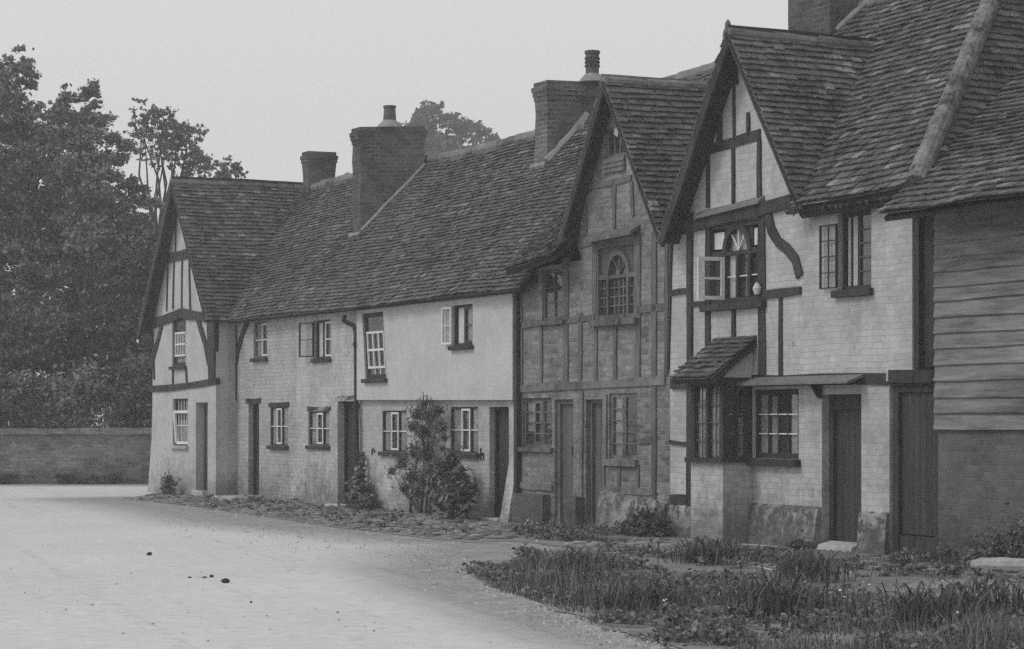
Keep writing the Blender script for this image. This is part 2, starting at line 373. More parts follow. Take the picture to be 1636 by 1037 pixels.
def ridge(mb, p, q, r=.11, seg=.32, drop=.05, wob=True):
    p, q = np.array(p, float), np.array(q, float); L = np.linalg.norm(q-p); n = max(1, int(L/seg))
    for i in range(n):
        a = p+(q-p)*i/n; b = p+(q-p)*(i+1)/n
        if wob:
            a[2] += sag(a[0], a[1]); b[2] += sag(b[0], b[1])
        a[2] -= drop; b[2] -= drop; j = random.uniform(-.008, .012)
        mb.tube([tuple(a), tuple(b)], [r+j+.008, r+j], 10)
def fillet(mb, p, q, r=.05):
    p, q = np.array(p, float), np.array(q, float); n = 8; pts = []
    for i in range(n+1):
        a = p+(q-p)*i/n; a[2] += sag(a[0], a[1])+random.uniform(-.01, .01)+.02; pts.append(tuple(a))
    mb.tube(pts, [r*random.uniform(.75, 1.25) for _ in pts], 7)
def gable_roof(house, uc, zr, uL, zL, uR, zR, vf, vtop, vbL, vbR, mat='tile', board=.17, sdeep=None):
    """steep cross-gable: tiled slopes, ridge, dark soffit slabs under the overhang and a bargeboard each side"""
    m = MB()
    for side, (uf, zf, vb) in enumerate(((uL, zL, vbL), (uR, zR, vbR))):
        b = np.array((uc-uf, 0, zr-zf)); L = np.linalg.norm(b)
        # a slight bell-cast: tiles follow two planes
        tiles(m, (uf, vf, zf), (0,1,0), b, [(0,0), (vb-vf,0), (vtop-vf,L), (0,L)], gauge=.103)
    rf = m.build('roof', mat, house)
    s = MB()
    for uf, zf, vb in ((uL, zL, vbL), (uR, zR, vbR)):
        b = np.array((uc-uf, 0, zr-zf)); b = b/np.linalg.norm(b); nrm = np.array((-b[2], 0, b[0])); nrm = nrm if nrm[2] > 0 else -nrm
        p = [np.array((uf, vf+.015, zf)), np.array((uf, max(vb, vf+.5), zf)), np.array((uc, vtop, zr)), np.array((uc, vf+.015, zr))]
        lo = [x-nrm*.05 for x in p]; up = [x-nrm*.02 for x in p]
        s.hexa([tuple(x) for x in lo], [tuple(x) for x in up])
    s.build('soffit', 'timber', rf)
    for uf, zf in ((uL, zL), (uR, zR)):
        bb = MB(); b = np.array((uc-uf, zr-zf)); L = np.linalg.norm(b); d = b/L; n = np.array((-d[1], d[0])); n = n if n[1] > 0 else -n
        A = np.array((uf, zf))-n*.02; B = np.array((uc, zr))-n*.02
        K = 6
        bw_ = board if uf < uc else .035
        for i in range(K):
            a0 = A+(B-A)*i/K; a1 = A+(B-A)*(i+1)/K; w0, w1 = bw_*random.uniform(.93,1.05), bw_*random.uniform(.93,1.05)
            bb.prism([tuple(a0), tuple(a1), tuple(a1-n*w1), tuple(a0-n*w0)], vf-.012, vf+.035)
        bb.build('bargeboard', 'timber', rf)
    g = MB(); ridge(g, (uc, vf+.0, zr+.0), (uc, vtop+.05, zr+.0), .085, drop=.045); g.build('ridge', 'ridge', rf)
    return rf
def flatslab(mb, O, a, b, pts, h0=-.16, h1=-.06):
    O, a, b = np.array(O, float), np.array(a, float), np.array(b, float); b /= np.linalg.norm(b); c = np.cross(a, b); c = c if c[2] > 0 else -c
    mb.hexa([tuple(O+a*s+b*t+c*h0) for s, t in pts], [tuple(O+a*s+b*t+c*h1) for s, t in pts])

def window(house, r, v, cols=(1,), rows=2, frame='timber', leaf={}, bars='whitepaint', inset=.08, fr=.045, sill='timber', lintel=None,
           curtain=None, mull=.035, lean=0.0, glass=True, sillw=.07, silld=.07, barw=.016, lrows=None, name='window', top=0):
    """frame, lights, glazing bars, glass, sill, lintel, curtain. cols = relative widths of the lights; leaf = {i: material} for white casements"""
    u0, u1, z0, z1 = r; vi = v+inset; i0 = 0
    f = MB(); f.box(u0, u0+fr, vi-.015, vi+.05, z0, z1); f.box(u1-fr, u1, vi-.015, vi+.05, z0, z1)
    f.box(u0+fr, u1-fr, vi-.013, vi+.048, z0, z0+fr); f.box(u0+fr, u1-fr, vi-.013, vi+.048, z1-fr-top, z1)
    tot = sum(cols); W_ = u1-u0-2*fr; x = u0+fr; edges = []
    for i, c in enumerate(cols):
        x1 = x+W_*c/tot; edges.append((x, x1))
        if i < len(cols)-1: f.box(x1-mull/2, x1+mull/2, vi-.012, vi+.016, z0+fr, z1-fr-top)
        x = x1
    f.lean(0, z0, lean); wo = f.build(name, frame, house)
    b = MB(); zt = z1-fr-top; zb = z0+fr
    for i, (a, c) in enumerate(edges):
        if leaf.get(i) == 'open': continue
        a2 = a+(mull/2 if i else 0); c2 = c-(mull/2 if i < len(edges)-1 else 0); q = rows if lrows is None else lrows[i]
        if i in leaf:
            l = MB(); k = .034; l.box(a2, a2+k, vi-.024, vi, zb, zt); l.box(c2-k, c2, vi-.024, vi, zb, zt)
            l.box(a2+k, c2-k, vi-.022, vi-.002, zb, zb+k); l.box(a2+k, c2-k, vi-.022, vi-.002, zt-k, zt)
            for j in range(1, q): zz = zb+(zt-zb)*j/q; l.box(a2+k, c2-k, vi-.02, vi-.004, zz-.011, zz+.011)
            l.lean(0, z0, lean); l.build('casement', leaf[i], wo)
        else:
            for j in range(1, q): zz = zb+(zt-zb)*j/q; b.box(a2, c2, vi-.018, vi+.004, zz-barw/2, zz+barw/2)
    if b.v: b.lean(0, z0, lean); b.build('glazing_bars', bars, wo)
    if glass:
        g = MB()
        for i, (a, c) in enumerate(edges):
            if leaf.get(i) == 'open': continue
            g.box(a, c, vi+.008, vi+.012, zb, zt)
        g.lean(0, z0, lean)
        if g.v: g.build('pane', 'glass', wo)
    if sill:
        s = MB(); s.box(u0-.05, u1+.05, v-silld, vi+.02, z0-sillw, z0-.002); s.build('sill', sill, wo, bevel=.008)
    if lintel:
        s = MB(); s.beam((u0-.08, z1+.04), (u1+.08, z1+.045), .085, v-.02, .16); s.build('lintel', lintel, wo)
    if curtain:
        for (fa, fb, za, zc) in curtain:
            c = MB(); n = 22; A = u0+fr+W_*fa; B = u0+fr+W_*fb
            for k in range(n):
                x0, x1 = A+(B-A)*k/n, A+(B-A)*(k+1)/n; y0, y1 = vi+.026+.008*math.sin(k*1.7), vi+.026+.008*math.sin((k+1)*1.7)
                H0, H1 = zb+(zt-zb)*za, zb+(zt-zb)*zc
                c.add([(x0,y0,H0),(x1,y1,H0),(x1,y1,H1),(x0,y0,H1)], [(0,1,2,3)])
            c.build('curtain', 'cloth', wo)
    return wo
def open_leaf(win, hinge_u, v, wd, z0, z1, ang, mat, cols=1, rows=2, k=.034, glass=True, bar=.012, name='casement'):
    """a casement swung open about its hinge; ang in degrees, 180 = folded back flat on the wall to the left"""
    m = MB(); m.box(0, k, -.015, .015, z0, z1); m.box(wd-k, wd, -.015, .015, z0, z1); m.box(k, wd-k, -.014, .014, z0, z0+k); m.box(k, wd-k, -.014, .014, z1-k, z1)
    for j in range(1, rows): zz = z0+(z1-z0)*j/rows; m.box(k, wd-k, -.008, .008, zz-bar/2, zz+bar/2)
    for j in range(1, cols): x = wd*j/cols; m.box(x-bar/2, x+bar/2, -.009, .009, z0+k, z1-k)
    m.rot(0, 0, 0, math.radians(-ang)); m.v = [(x+hinge_u, y+v, z) for x, y, z in m.v]; o = m.build(name, mat, win)
    if glass:
        g = MB(); g.box(k, wd-k, -.002, .002, z0+k, z1-k); g.rot(0, 0, 0, math.radians(-ang)); g.v = [(x+hinge_u, y+v, z) for x, y, z in g.v]; g.build('pane', 'clearglass', win)
    return o
def door(house, r, v, inset=.13, mat='doordark', frame='timber', fw=.06, boards=5, step=None, lintel=None, latch=True, top=0.0, foot=0.0):
    u0, u1, z0, z1 = r; vi = v+inset; d = MB(); a, b = u0+fw, u1-fw
    for i in range(boards):
        x0, x1 = a+(b-a)*i/boards, a+(b-a)*(i+1)/boards; d.box(x0+.004, x1-.004, vi+random.uniform(0,.004), vi+.04, z0+foot+.015, z1-fw-top)
    d.box(a, b, vi+.018, vi+.036, z0+foot+.02, z1-fw-top-.005)
    do = d.build('door', mat, house)
    f = MB(); f.box(u0, a, vi-.05, vi+.07, z0, z1); f.box(b, u1, vi-.05, vi+.07, z0, z1); f.box(a, b, vi-.048, vi+.068, z1-fw-top, z1)
    if foot: f.box(a, b, vi-.03, vi+.05, z0, z0+foot)
    f.build('door_frame', frame, do)
    if latch:
        l = MB(); l.tube([(b-.09, vi-.03, z0+1.0), (b-.09, vi-.03, z0+1.14)], .011, 6); l.box(b-.105, b-.075, vi-.02, vi+.005, z0+.97, z0+1.17); l.build('handle', 'iron', do)
    if lintel:
        s = MB(); s.beam((u0-.12, z1+.05), (u1+.12, z1+.055), .1, v-.02, .2); s.build('lintel', lintel, do)
    if step:
        s = MB(); s.box(u0+.02, u1-.02, v-step[0], vi-.06, 0.0, step[1]); s.build('doorstep', step[2] if len(step) > 2 else 'stone', do, bevel=.02)
    return do
def shell(house, u0, u1, vback, ze, m, rv, rz, front=True, ends=(True, True), mat='soiledbrick'):
    """rear wall, rear slope and gable-end walls: closes the house so that its rooms are dark"""
    b = MB(); b.box(u0+.02, u1-.02, vback-.24, vback, 0, ze); b.build('rear_wall', mat, house)
    e = MB()
    for k, uu in enumerate((u0+.02, u1-.14)):
        if ends[k]:
            for (va, vb, za, zb, zc, zd) in ((.26, rv, 0, 0, ze+.2, rz-.25), (rv, vback-.26, 0, 0, rz-.25, ze-.1)):
                e.hexa([(uu,va,za),(uu+.12,va,za),(uu+.12,vb,zb),(uu,vb,zb)], [(uu,va,zc),(uu+.12,va,zc),(uu+.12,vb,zd),(uu,vb,zd)])
    if e.v: e.build('party_wall', 'inside', house)
    r = MB(); r.hexa([(u0,rv-.02,rz-.1),(u1,rv-.02,rz-.1),(u1,vback+.2,ze-.1),(u0,vback+.2,ze-.1)], [(u0,rv-.02,rz),(u1,rv-.02,rz),(u1,vback+.2,ze),(u0,vback+.2,ze)])
    r.build('rear_roof', 'tile', house)
    f = MB(); f.box(u0+.16, u1-.16, .26, vback-.26, 2.05, 2.15); f.build('upper_floor', 'inside', house)
def chimney(roof, c, z0, z1, cap=((.04,.32,.24),(.075,.24,.0)), pot=None, mat='stackbrick', fl=True):
    """c: four plan corners counter-clockwise from above (front-left, front-right, back-right, back-left)"""
    m = MB(); cx, cy = sum(p[0] for p in c)/4, sum(p[1] for p in c)/4
    def ring(e, z): return [(x+(e if x > cx else -e), y+(e if y > cy else -e), z) for x, y in c]
    n = 7; prev = ring(0, z0)
    for i in range(n):
        nx = ring(.012*random.uniform(-1,1), z0+(z1-.3-z0)*(i+1)/n); m.hexa(prev, nx); prev = nx
    for e, a, b in ((0.012,.31,.235),(.03,.236,.155),(.045,.156,.08),(.015,.081,0)): m.hexa(ring(e, z1-a), ring(e, z1-b))
    o = m.build('chimney', mat, roof)
    if pot:
        px_, py_, h, r0, r1, kind = pot; f = MB(); f.tube([(px_,py_,z1-.01),(px_,py_,z1+.06),(px_,py_,z1+.14)], [r0*2.1, r0*1.6, r0*.95], 14); f.build('flaunching', 'flaunch', o)
        p = MB(); p.tube([(px_,py_,z1+.05),(px_,py_,z1+h*.25),(px_,py_,z1+h*.88),(px_,py_,z1+h*.9),(px_,py_,z1+h*.985),(px_,py_,z1+h)], [r0,r0*.98,r1,r1*1.13,r1*1.15,r1*.9], 18)
        po = p.build('chimney_pot', 'pot', o, smooth=False)
        if kind:
            q = MB()
            for rr in range(3):
                for k in range(10):
                    a = k*math.pi/5+rr*.3; zz = z1+h*(.5+.12*rr); r = r0+(r1-r0)*.6+.004; x, y = px_+r*math.cos(a), py_+r*math.sin(a)
                    q.tube([(x-.01*math.cos(a),y-.01*math.sin(a),zz),(x+.008*math.cos(a),y+.008*math.sin(a),zz)], .022, 6)
            q.build('vent_holes', 'iron', o)
    return o
BV, BZ, BM_ = -.3, 3.6, 1.2; BRV, BRZ = 2.15, 6.54; BL = math.hypot(BRV-BV, BRZ-BZ)
uAB, uB, uBC, uCD, uDE, uEF = 2.24, U(475), U(578), 15.27, 20.0, 25.69
def main_roof(house, u0, u1, ridge_from, ridge_to, poly=None):
    m = MB(); tiles(m, (0, BV, BZ), (1,0,0), (0,1,BM_), poly or [(u0,0),(u1,0),(u1,BL),(u0,BL)])
    r = m.build('roof', 'tile', house)
    s = MB(); flatslab(s, (0, BV+.03, BZ-.02), (1,0,0), (0,1,BM_), [(u0,.22),(u1,.22),(u1,BL-.1),(u0,BL-.1)], -.12, -.06); s.build('roof_boarding', 'timber', r)
    f = MB(); f.beam((u0, BZ-.035), (u1, BZ-.035), .035, BV+.12, .04, seg=8); f.build('eaves_board', 'timber', r)
    if ridge_from is not None:
        g = MB(); ridge(g, (ridge_from, BRV, BRZ+.02), (ridge_to, BRV, BRZ+.02)); g.build('ridge', 'ridge', r)
    return r

# ================================================================== HOUSE A: timber-framed cross-gable at the far end
vA = -.45
hA = thing('timber_framed_cottage', 'white timber-framed cottage with steep gable at the far end, beside the garden wall', 'cottage', .1, vA)
wuA = R(275, 507, 297, 585, vA); wlA = R(276, 637, 300, 712, vA); dA = R(313, 643, 332, 780, vA)
wall('front_wall', 'limewash', hA, [(-2.36,-.05),(2.24,-.05),(2.24,3.78),(.2,6.54),(-2.03,3.7),(-2.0,2.3),(-2.08,1.2)], [rect(*wuA), rect(*wlA), rect(dA[0], dA[1], .13, dA[3])], vA, .26)
s = MB(); s.box(2.0, 2.238, vA+.262, .02, -.05, 3.75); s.build('side_wall', 'greybrick', hA)
s = MB(); s.hexa([(-2.34,vA+.262,-.05),(-2.1,vA+.262,-.05),(-2.0,4.5,-.05),(-2.2,4.5,-.05)], [(-2.02,vA+.262,3.7),(-1.8,vA+.262,3.7),(-1.8,4.5,3.7),(-2.02,4.5,3.7)]); s.box(-1.98, 2.0, 4.3, 4.5, 0, 3.7); s.build('rear_wall', 'limewash', hA)
s = MB(); s.box(-1.95, 1.98, 2.0, 2.1, 0, 5.6); s.box(-1.7, 1.98, vA+.3, 1.98, 2.0, 2.1); s.build('inner_wall', 'inside', hA)
rA = gable_roof(hA, .2, 6.63, -2.2, 3.5, 2.5, 3.6, -.75, 2.3, 4.5, BV+.02)
t = MB(); q = lambda x, y: at(x, y, vA); vf = vA-.035
t.hewn(hA, 'timber', q(241,622), q(347,609), .13, vf, .1, bow=-.02); t.hewn(hA, 'timber', q(243,519), q(292,500), .2, vf-.01, .1, seg=4); t.hewn(hA, 'timber', q(292,501), q(336,508), .2, vf-.012, .1, seg=4)
t.hewn(hA, 'timber', q(339,512), q(340,606), (.5,.36), vf-.004, .1); t.hewn(hA, 'timber', q(264,414), q(305,404), .2, vf, .08)
for x0, y0, x1, y1, wd in ((267,497,269,417,.06),(277,494,279,415,.06),(291,494,292,410,.06),(305,496,303,410,.07),(281,404,282,350,.05),(277,586,277,613,.07),(298,586,299,611,.08),(247,606,244,525,.1)):
    t.hewn(hA, 'timber', q(x0,y0), q(x1,y1), wd, vf+.012, .06)
t.hewn(hA, 'timber', None or q(260,518), q(243,580), .16, vf+.004, .07, curve=[q(260,516), q(255,538), q(249,560), q(243,582)])
t.hewn(hA, 'timber', q(316,508), q(336,575), .18, vf+.004, .07, curve=[q(316,506), q(322,525), q(329,548), q(335,580)])
wo = window(hA, wuA, vA, (1,), 1, frame='timber', inset=.05, fr=.07, sill='timber', glass=True)
i0 = R(279, 532, 295, 568, vA); s = MB(); x0, x1, z0, z1 = i0
for k in range(5): x = x0+(x1-x0)*k/4; s.box(x-.014, x+.014, vA+.01, vA+.04, z0, z1)
for k in range(3): z = z0+(z1-z0)*k/2; s.box(x0-.014, x1+.014, vA+.008, vA+.042, z-.018, z+.018)
s.build('sash', 'whitepaint', wo)
s = MB(); s.box(x0, x1, vA+.07, vA+.075, wuA[2]+.08, z0-.03); s.build('curtain', 'cloth', wo)
wo = window(hA, wlA, vA, (1,), 1, frame='darkpaint', inset=.07, fr=.05, sill='stone', curtain=[(.15,.95,0,.55)])
x0, x1, z0, z1 = wlA; zm = z0+(z1-z0)*.72; s = MB(); s.box(x0+.02, x1-.03, vA+.01, vA+.05, zm-.03, zm+.03); s.box(x0+.2, x1-.03, vA+.012, vA+.05, z0+.03, z0+.09)
s.hexa([(x0+.16,vA,z0+.06),(x0+.23,vA,z0+.06),(x0+.23,vA+.05,z0+.06),(x0+.16,vA+.05,z0+.06)], [(x0+.02,vA,zm-.03),(x0+.10,vA,zm-.03),(x0+.10,vA+.05,zm-.03),(x0+.02,vA+.05,zm-.03)])
s.build('sash', 'whitepaint', wo)
s = MB()
for k in range(1,5): x = x0+.05+(x1-x0-.1)*k/5; s.box(x-.009, x+.009, vA+.055, vA+.07, z0+.08, z1-.05)
s.box(x0+.05, x1-.05, vA+.053, vA+.069, z0+.42*(z1-z0), z0+.42*(z1-z0)+.02); s.build('glazing_bars', 'whitepaint', wo)
door(hA, (dA[0], dA[1], .13, dA[3]), vA, .22, mat='doormid', frame='greytimber', fw=.04, step=(.12,.13), latch=False)

# ================================================================== HOUSES B1, B2: two whitewashed brick cottages
hB = thing('whitewashed_cottage', 'grey whitewashed brick cottage with dark curved brace, adjoining the far gable', 'cottage', 4, 0, group='whitewashed cottages under the long tiled roof')
w1 = R(405, 514, 427, 572); w2 = R(432, 650, 460, 712); d1 = R(397, 645, 414, 780)
wall('front_wall', 'greybrick', hB, [(uAB-.1,-.05),(uB,-.05),(uB,3.7),(uAB-.1,3.7)], [rect(*w1), rect(*w2), rect(d1[0], d1[1], .06, d1[3])], 0)
shell(hB, uAB, uB, 4.6, BZ, BM_, BRV, BRZ)
rB = main_roof(hB, -1.5, uB, .6, uB)
t = MB(); t.hewn(hB, 'timber', at(378,640), at(377,520), (.06,.16), -.03, .06); t.hewn(hB, 'timber', at(378,580), at(397,512), .16, -.032, .06, curve=[at(378,582), at(381,560), at(388,535), at(397,512)])
window(hB, w1, 0, (1,1), 2, frame='greytimber', leaf={1:'whitepaint'}, inset=.05, fr=.04, curtain=[(0,.45,0,1)])
window(hB, w2, 0, (1,1,1), 2, frame='timber', leaf={1:'whitepaint'}, inset=.025, lintel='timber', fr=.03, curtain=[(0,.34,0,1),(.66,1,0,1)])
door(hB, (d1[0], d1[1], .06, d1[3]), 0, .15, mat='doordark', lintel='timber', fw=.04)
s = MB(); s.hexa([(d1[0]-.15,-.75,0),(d1[1]+.2,-.6,0),(d1[1]+.25,-.02,0),(d1[0]-.05,-.02,0)], [(d1[0]-.1,-.72,.07),(d1[1]+.15,-.58,.08),(d1[1]+.2,-.02,.09),(d1[0],-.02,.08)]); s.build('doorstep', 'stone', hB, bevel=.02)
chimney(hB, [(.78,2.0),(1.12,2.0),(1.16,2.6),(.82,2.6)], 5.9, Z(243,.9,2.0))
hB2 = thing('whitewashed_cottage', 'bright whitewashed brick cottage with an open casement, between the grey cottage and the drainpipe', 'cottage', 7.7, 0, group='whitewashed cottages under the long tiled roof')
w3 = R(503, 511, 530, 573); w4 = R(494, 657, 528, 712); d2 = R(541, 641, 568, 790)
wall('front_wall', 'whitebrick', hB2, [(uB,-.05),(uBC,-.05),(uBC,3.7),(uB,3.7)], [rect(*w3), rect(*w4), rect(d2[0], d2[1], .06, d2[3])], -.02)
shell(hB2, uB, uBC, 4.6, BZ, BM_, BRV, BRZ)
rB2 = main_roof(hB2, uB, uBC, uB, uBC)
wo = window(hB2, w3, 0, (1,1), 2, frame='timber', leaf={0:'open', 1:'whitepaint'}, inset=.05, fr=.04, curtain=[(0,.25,0,1)])
open_leaf(wo, w3[0]+.03, -.04, .44, w3[2]+.04, w3[3]-.03, 164, 'darkpaint', rows=2, k=.024)
window(hB2, w4, 0, (1,1,1), 2, frame='timber', leaf={1:'whitepaint'}, inset=.025, lintel='timber', fr=.03, curtain=[(0,.34,0,1),(.66,1,0,1)])
door(hB2, (d2[0], d2[1], .06, d2[3]), 0, .16, mat='doordark', lintel='timber', fw=.05, step=(.3,.06))
s = MB(); dp = [(U(567)-.0,-.2,3.46),(U(567)+.05,-.24,3.38),(U(575)-.05,-.1,3.28),(U(576),-.09,3.15),(U(576)+.02,-.09,2.0),(U(577)+.02,-.09,.75)]
s.tube(dp, [.045,.045,.042,.042,.042,.045], 10)
for z in (2.95, 1.85, 1.0): s.tube([(U(576)+.01,-.09,z-.04),(U(576)+.01,-.09,z+.04)], .06, 10)
s.build('drainpipe', 'iron', hB2)
zt = Z(205, 6.3, .95)
chimney(hB2, [(6.15,.95),(6.56,.95),(7.18,2.0),(6.77,2.0)], 4.6, zt, pot=(6.68,1.5,.42,.13,.11,0))
s = MB(); fillet(s, (6.58,.97,5.16), (7.2,2.02,6.4), .05); fillet(s, (6.12,.93,5.1), (6.6,.93,5.1), .05); s.build('mortar_fillet', 'flaunch', rB2)

# ================================================================== HOUSE C: smooth white render, jettied upper wall
hC = thing('rendered_cottage', 'smooth white rendered cottage with jettied upper floor, behind the tall wall climber', 'cottage', 12.5, 0)
w5 = R(592, 499, 626, 605); w6 = R(732, 487, 764, 552); w7 = R(611, 656, 650, 722); w8 = R(720, 650, 764, 724); d3 = R(782, 650, 813, 822)
lean5 = -.16
wall('lower_wall', 'whitebrick', hC, [(uBC,-.05),(uCD,-.05),(uCD,2.06),(uBC,2.06)], [rect(*w7), rect(*w8), rect(d3[0], d3[1], .05, d3[3])], 0)
jz = [(uBC, 1.95), (U(640), 1.935), (U(690), 1.925), (uCD, 1.90)]
wall('upper_wall', 'render', hC, jz+[(uCD,3.72),(uBC,3.72)], [rect(w5[0], w5[1], w5[2], w5[3], lean5), rect(*w6)], -.10, .2)
s = MB(); s.hexa([(d3[1]+.01,-.17,0),(uCD+.03,-.2,0),(uCD,-.002,0),(d3[1]+.01,-.002,0)], [(d3[1]+.04,-.012,.95),(uCD-.01,-.012,.95),(uCD,-.002,1.0),(d3[1]+.01,-.002,1.0)]); s.build('buttress', 'whitebrick', hC)
shell(hC, uBC, uCD, 4.6, BZ, BM_, BRV, BRZ)
rC = main_roof(hC, uBC, 15.95, uBC, 13.6, poly=[(uBC,0),(15.95,0),(15.95,1.7),(13.6,BL),(uBC,BL)])
wo = window(hC, w5, -.1, (1,), 1, frame='timber', inset=.05, fr=.075, lean=lean5/(w5[3]-w5[2]), glass=True)
hh = w5[3]-w5[2]; s = MB(); x0, x1 = w5[0]+.12, w5[1]-.1
za, zb, zc = w5[2]+.03, w5[2]+.2, w5[2]+hh*.70
for k in range(4): x = x0+(x1-x0)*k/3; s.box(x-.016, x+.016, -.075, -.045, zb, zc)
for k in range(3): z = zb+(zc-zb)*k/2; s.box(x0-.016, x1+.016, -.078, -.042, z-.02, z+.02)
for k in range(1,4): x = x0+(x1-x0)*k/3; s.box(x-.014, x+.014, -.06, -.04, za, zb-.02)
s.lean(0, w5[2], lean5/hh); s.build('sash', 'whitepaint', wo)
wo = window(hC, w6, -.1, (1,1), 2, frame='timber', leaf={0:'open', 1:'greytimber'}, inset=.05, fr=.04, curtain=[(.05,.4,0,1),(.55,.8,0,1)])
open_leaf(wo, w6[0]+.02, -.13, .30, w6[2]+.03, w6[3]-.02, 174, 'whitepaint', rows=2, k=.03)
window(hC, w7, 0, (1,1.1,1), 2, frame='timber', leaf={1:'whitepaint'}, inset=.025, fr=.03, curtain=[(0,.33,0,1),(.66,1,0,1)])
window(hC, w8, 0, (1.1,1.1,.8), 2, frame='timber', leaf={1:'whitepaint'}, inset=.025, fr=.03, curtain=[(0,.37,0,1),(.5,.66,0,1),(.73,1,0,1)])
door(hC, (d3[0], d3[1], .05, d3[3]), 0, .14, mat='doordark', fw=.05, step=(.2,.05))
for (px, py, kind) in ((597,722,0),(771,726,1)):
    u, z = at(px, py); s = MB()
    if kind == 0: s.tube([(u-.05,-.012,z-.05),(u-.04,-.014,z+.03),(u,-.014,z+.06),(u+.05,-.014,z+.03),(u+.07,-.012,z-.01)], .014, 6)
    else:
        s.tube([(u-.05,-.012,z+.1),(u-.05,-.012,z-.1)], .014, 6); s.tube([(u-.05,-.013,z),(u+.05,-.013,z+.02),(u+.06,-.013,z-.09)], .014, 6)
    s.build('wall_tie', 'iron', hC)

# ================================================================== HOUSE D: soiled brick and bare timber, gable with arched window
DV, DZ, DM = -.3, 3.75, 1.12; DRV, DRZ = 2.6, 7.0; DL = math.hypot(DRV-DV, DRZ-DZ)
hD = thing('soiled_brick_cottage', 'soiled grey brick and timber gabled cottage with two doors and an arched upper window', 'cottage', 17.6, 0)
e1 = R(866, 430, 901, 512); e2 = R(953, 386, 1018, 510); e3 = R(967, 203, 999, 275); e4 = R(835, 636, 882, 715); e5 = R(973, 628, 1018, 734); dd1 = R(886, 638, 916, 812); dd2 = R(936, 638, 966, 824)
wall('front_wall', 'soiledbrick', hD, [(uCD,-.05),(uDE,-.05),(uDE,4.25),(18.5,6.36),(17.2,4.25),(17.4,3.95),(uCD,3.9)], [rect(*x) for x in (e1,e2,e3,e4,e5)]+[rect(d[0],d[1],.06,d[3]) for d in (dd1,dd2)], 0)
shell(hD, uCD, uDE, 5.4, DZ+.1, DM, DRV, DRZ)
rD = gable_roof(hD, 18.5, 6.44, 17.0, 4.05, 20.12, 4.1, -.25, 2.2, 1.2, .0, board=.10)
dt = lambda v: math.hypot(v-DV, (v-DV)*DM)
m = MB(); tiles(m, (0, DV, DZ), (1,0,0), (0,1,DM), [(15.75,dt(.2)),(20.5,dt(.2)),(20.7,DL),(13.5,DL),(13.5,dt(2.15)),(15.6,dt(1.0))]); tl = m.build('main_slope', 'tile', rD)
g = MB(); ridge(g, (13.5, DRV, DRZ+.02), (20.5, DRV, DRZ+.02)); g.build('ridge', 'ridge', rD)
Pa, Pb, Pc = np.array((15.72,-.5,3.87)), np.array((17.4,-.5,4.02)), np.array((15.7,1.05,5.24))
ax = (Pb-Pa)/np.linalg.norm(Pb-Pa); cx_ = np.cross(ax, Pc-Pa); bx = np.cross(cx_, ax); bx /= np.linalg.norm(bx); Lb = np.linalg.norm(Pb-Pa); tb = np.dot(Pc-Pa, bx); sb = np.dot(Pc-Pa, ax)
m = MB(); tiles(m, Pa, ax, bx, [(0,0),(Lb,0),(Lb,tb),(sb,tb)]); m.build('eaves_slope', 'moss_tile', rD)
s = MB(); flatslab(s, Pa, ax, bx, [(0.02,.02),(Lb-.05,.02),(Lb-.05,tb),(sb+.1,tb)], -.12, -.05); s.build('soffit', 'timber', rD)
chimney(rD, [(12.69,1.58),(13.16,1.58),(13.34,2.7),(12.87,2.7)], 5.3, Z(128, 13.15, 1.6), mat='chimneybrick', pot=(13.3,2.35,.52,.115,.115,1))
s = MB(); fillet(s, (13.2,1.56,5.9), (13.36,2.25,6.68), .07); fillet(s, (12.66,1.54,5.84), (13.22,1.54,5.84), .06); s.build('mortar_fillet', 'flaunch', rD)
t = MB(); vf = -.022; q = at
for x0, y0, x1, y1, wd in ((833,625,833,440,.14),(905,620,905,412,.16),(866,620,866,515,.08),(928,618,928,500,.10),(951,500,951,385,.13),(1020,610,1020,375,.13),(1046,800,1046,370,.12),(984,610,984,512,.10),
        (953,618,953,512,.09),(1066,600,1066,380,.09),(833,520,905,514,.09),(905,514,951,507,.09),(1020,495,1064,490,.09),(1020,705,1046,702,.08),(930,388,1016,368,.12),
        (936,375,937,300,.08),(982,365,983,285,.10),(1012,345,1010,290,.08),(930,302,1010,285,.08),(965,850-50,965,745,.08),(990,790,990,742,.08),(1020,790,1020,742,.08)):
    t.hewn(hD, 'greytimber', q(x0,y0), q(x1,y1), wd, vf, .05, jit=.015)
t = MB()
for x0, y0, x1, y1, wd in ((831,622,1064,608,.12),(833,776,884,779,.09),(968,782,1046,786,.10),(930,625,930,800,.10),(968,630,968,745,.11)): t.hewn(hD, 'paletimber', q(x0,y0), q(x1,y1), wd, vf-.008, .06, jit=.02)
s = MB(); s.box(uCD+.02, uCD+.12, -.09, .02, .0, 3.72); s.build('corner_post', 'timber', hD)
window(hD, e1, 0, (1,1), 3, frame='greytimber', bars='greytimber', inset=.04, fr=.05, sill='greytimber')
window(hD, e4, 0, (1,1,1), 4, frame='greytimber', bars='greytimber', leaf={1:'paletimber'}, inset=.05, fr=.05, sill='greytimber', curtain=[(0,.3,.3,1)])
wo = window(hD, e5, 0, (1,1), 5, frame='paletimber', bars='greytimber', inset=.05, fr=.06, sill='paletimber', sillw=.1, curtain=[(.02,.3,0,1)])
s = MB(); s.box(e5[0]+.12, e5[0]+.22, .16, .2, e5[2]+.06, e5[2]+.3); s.box(e5[0]+.25, e5[0]+.3, .16, .2, e5[2]+.1, e5[2]+.34); s.build('sill_paper', 'whitepaint', wo)
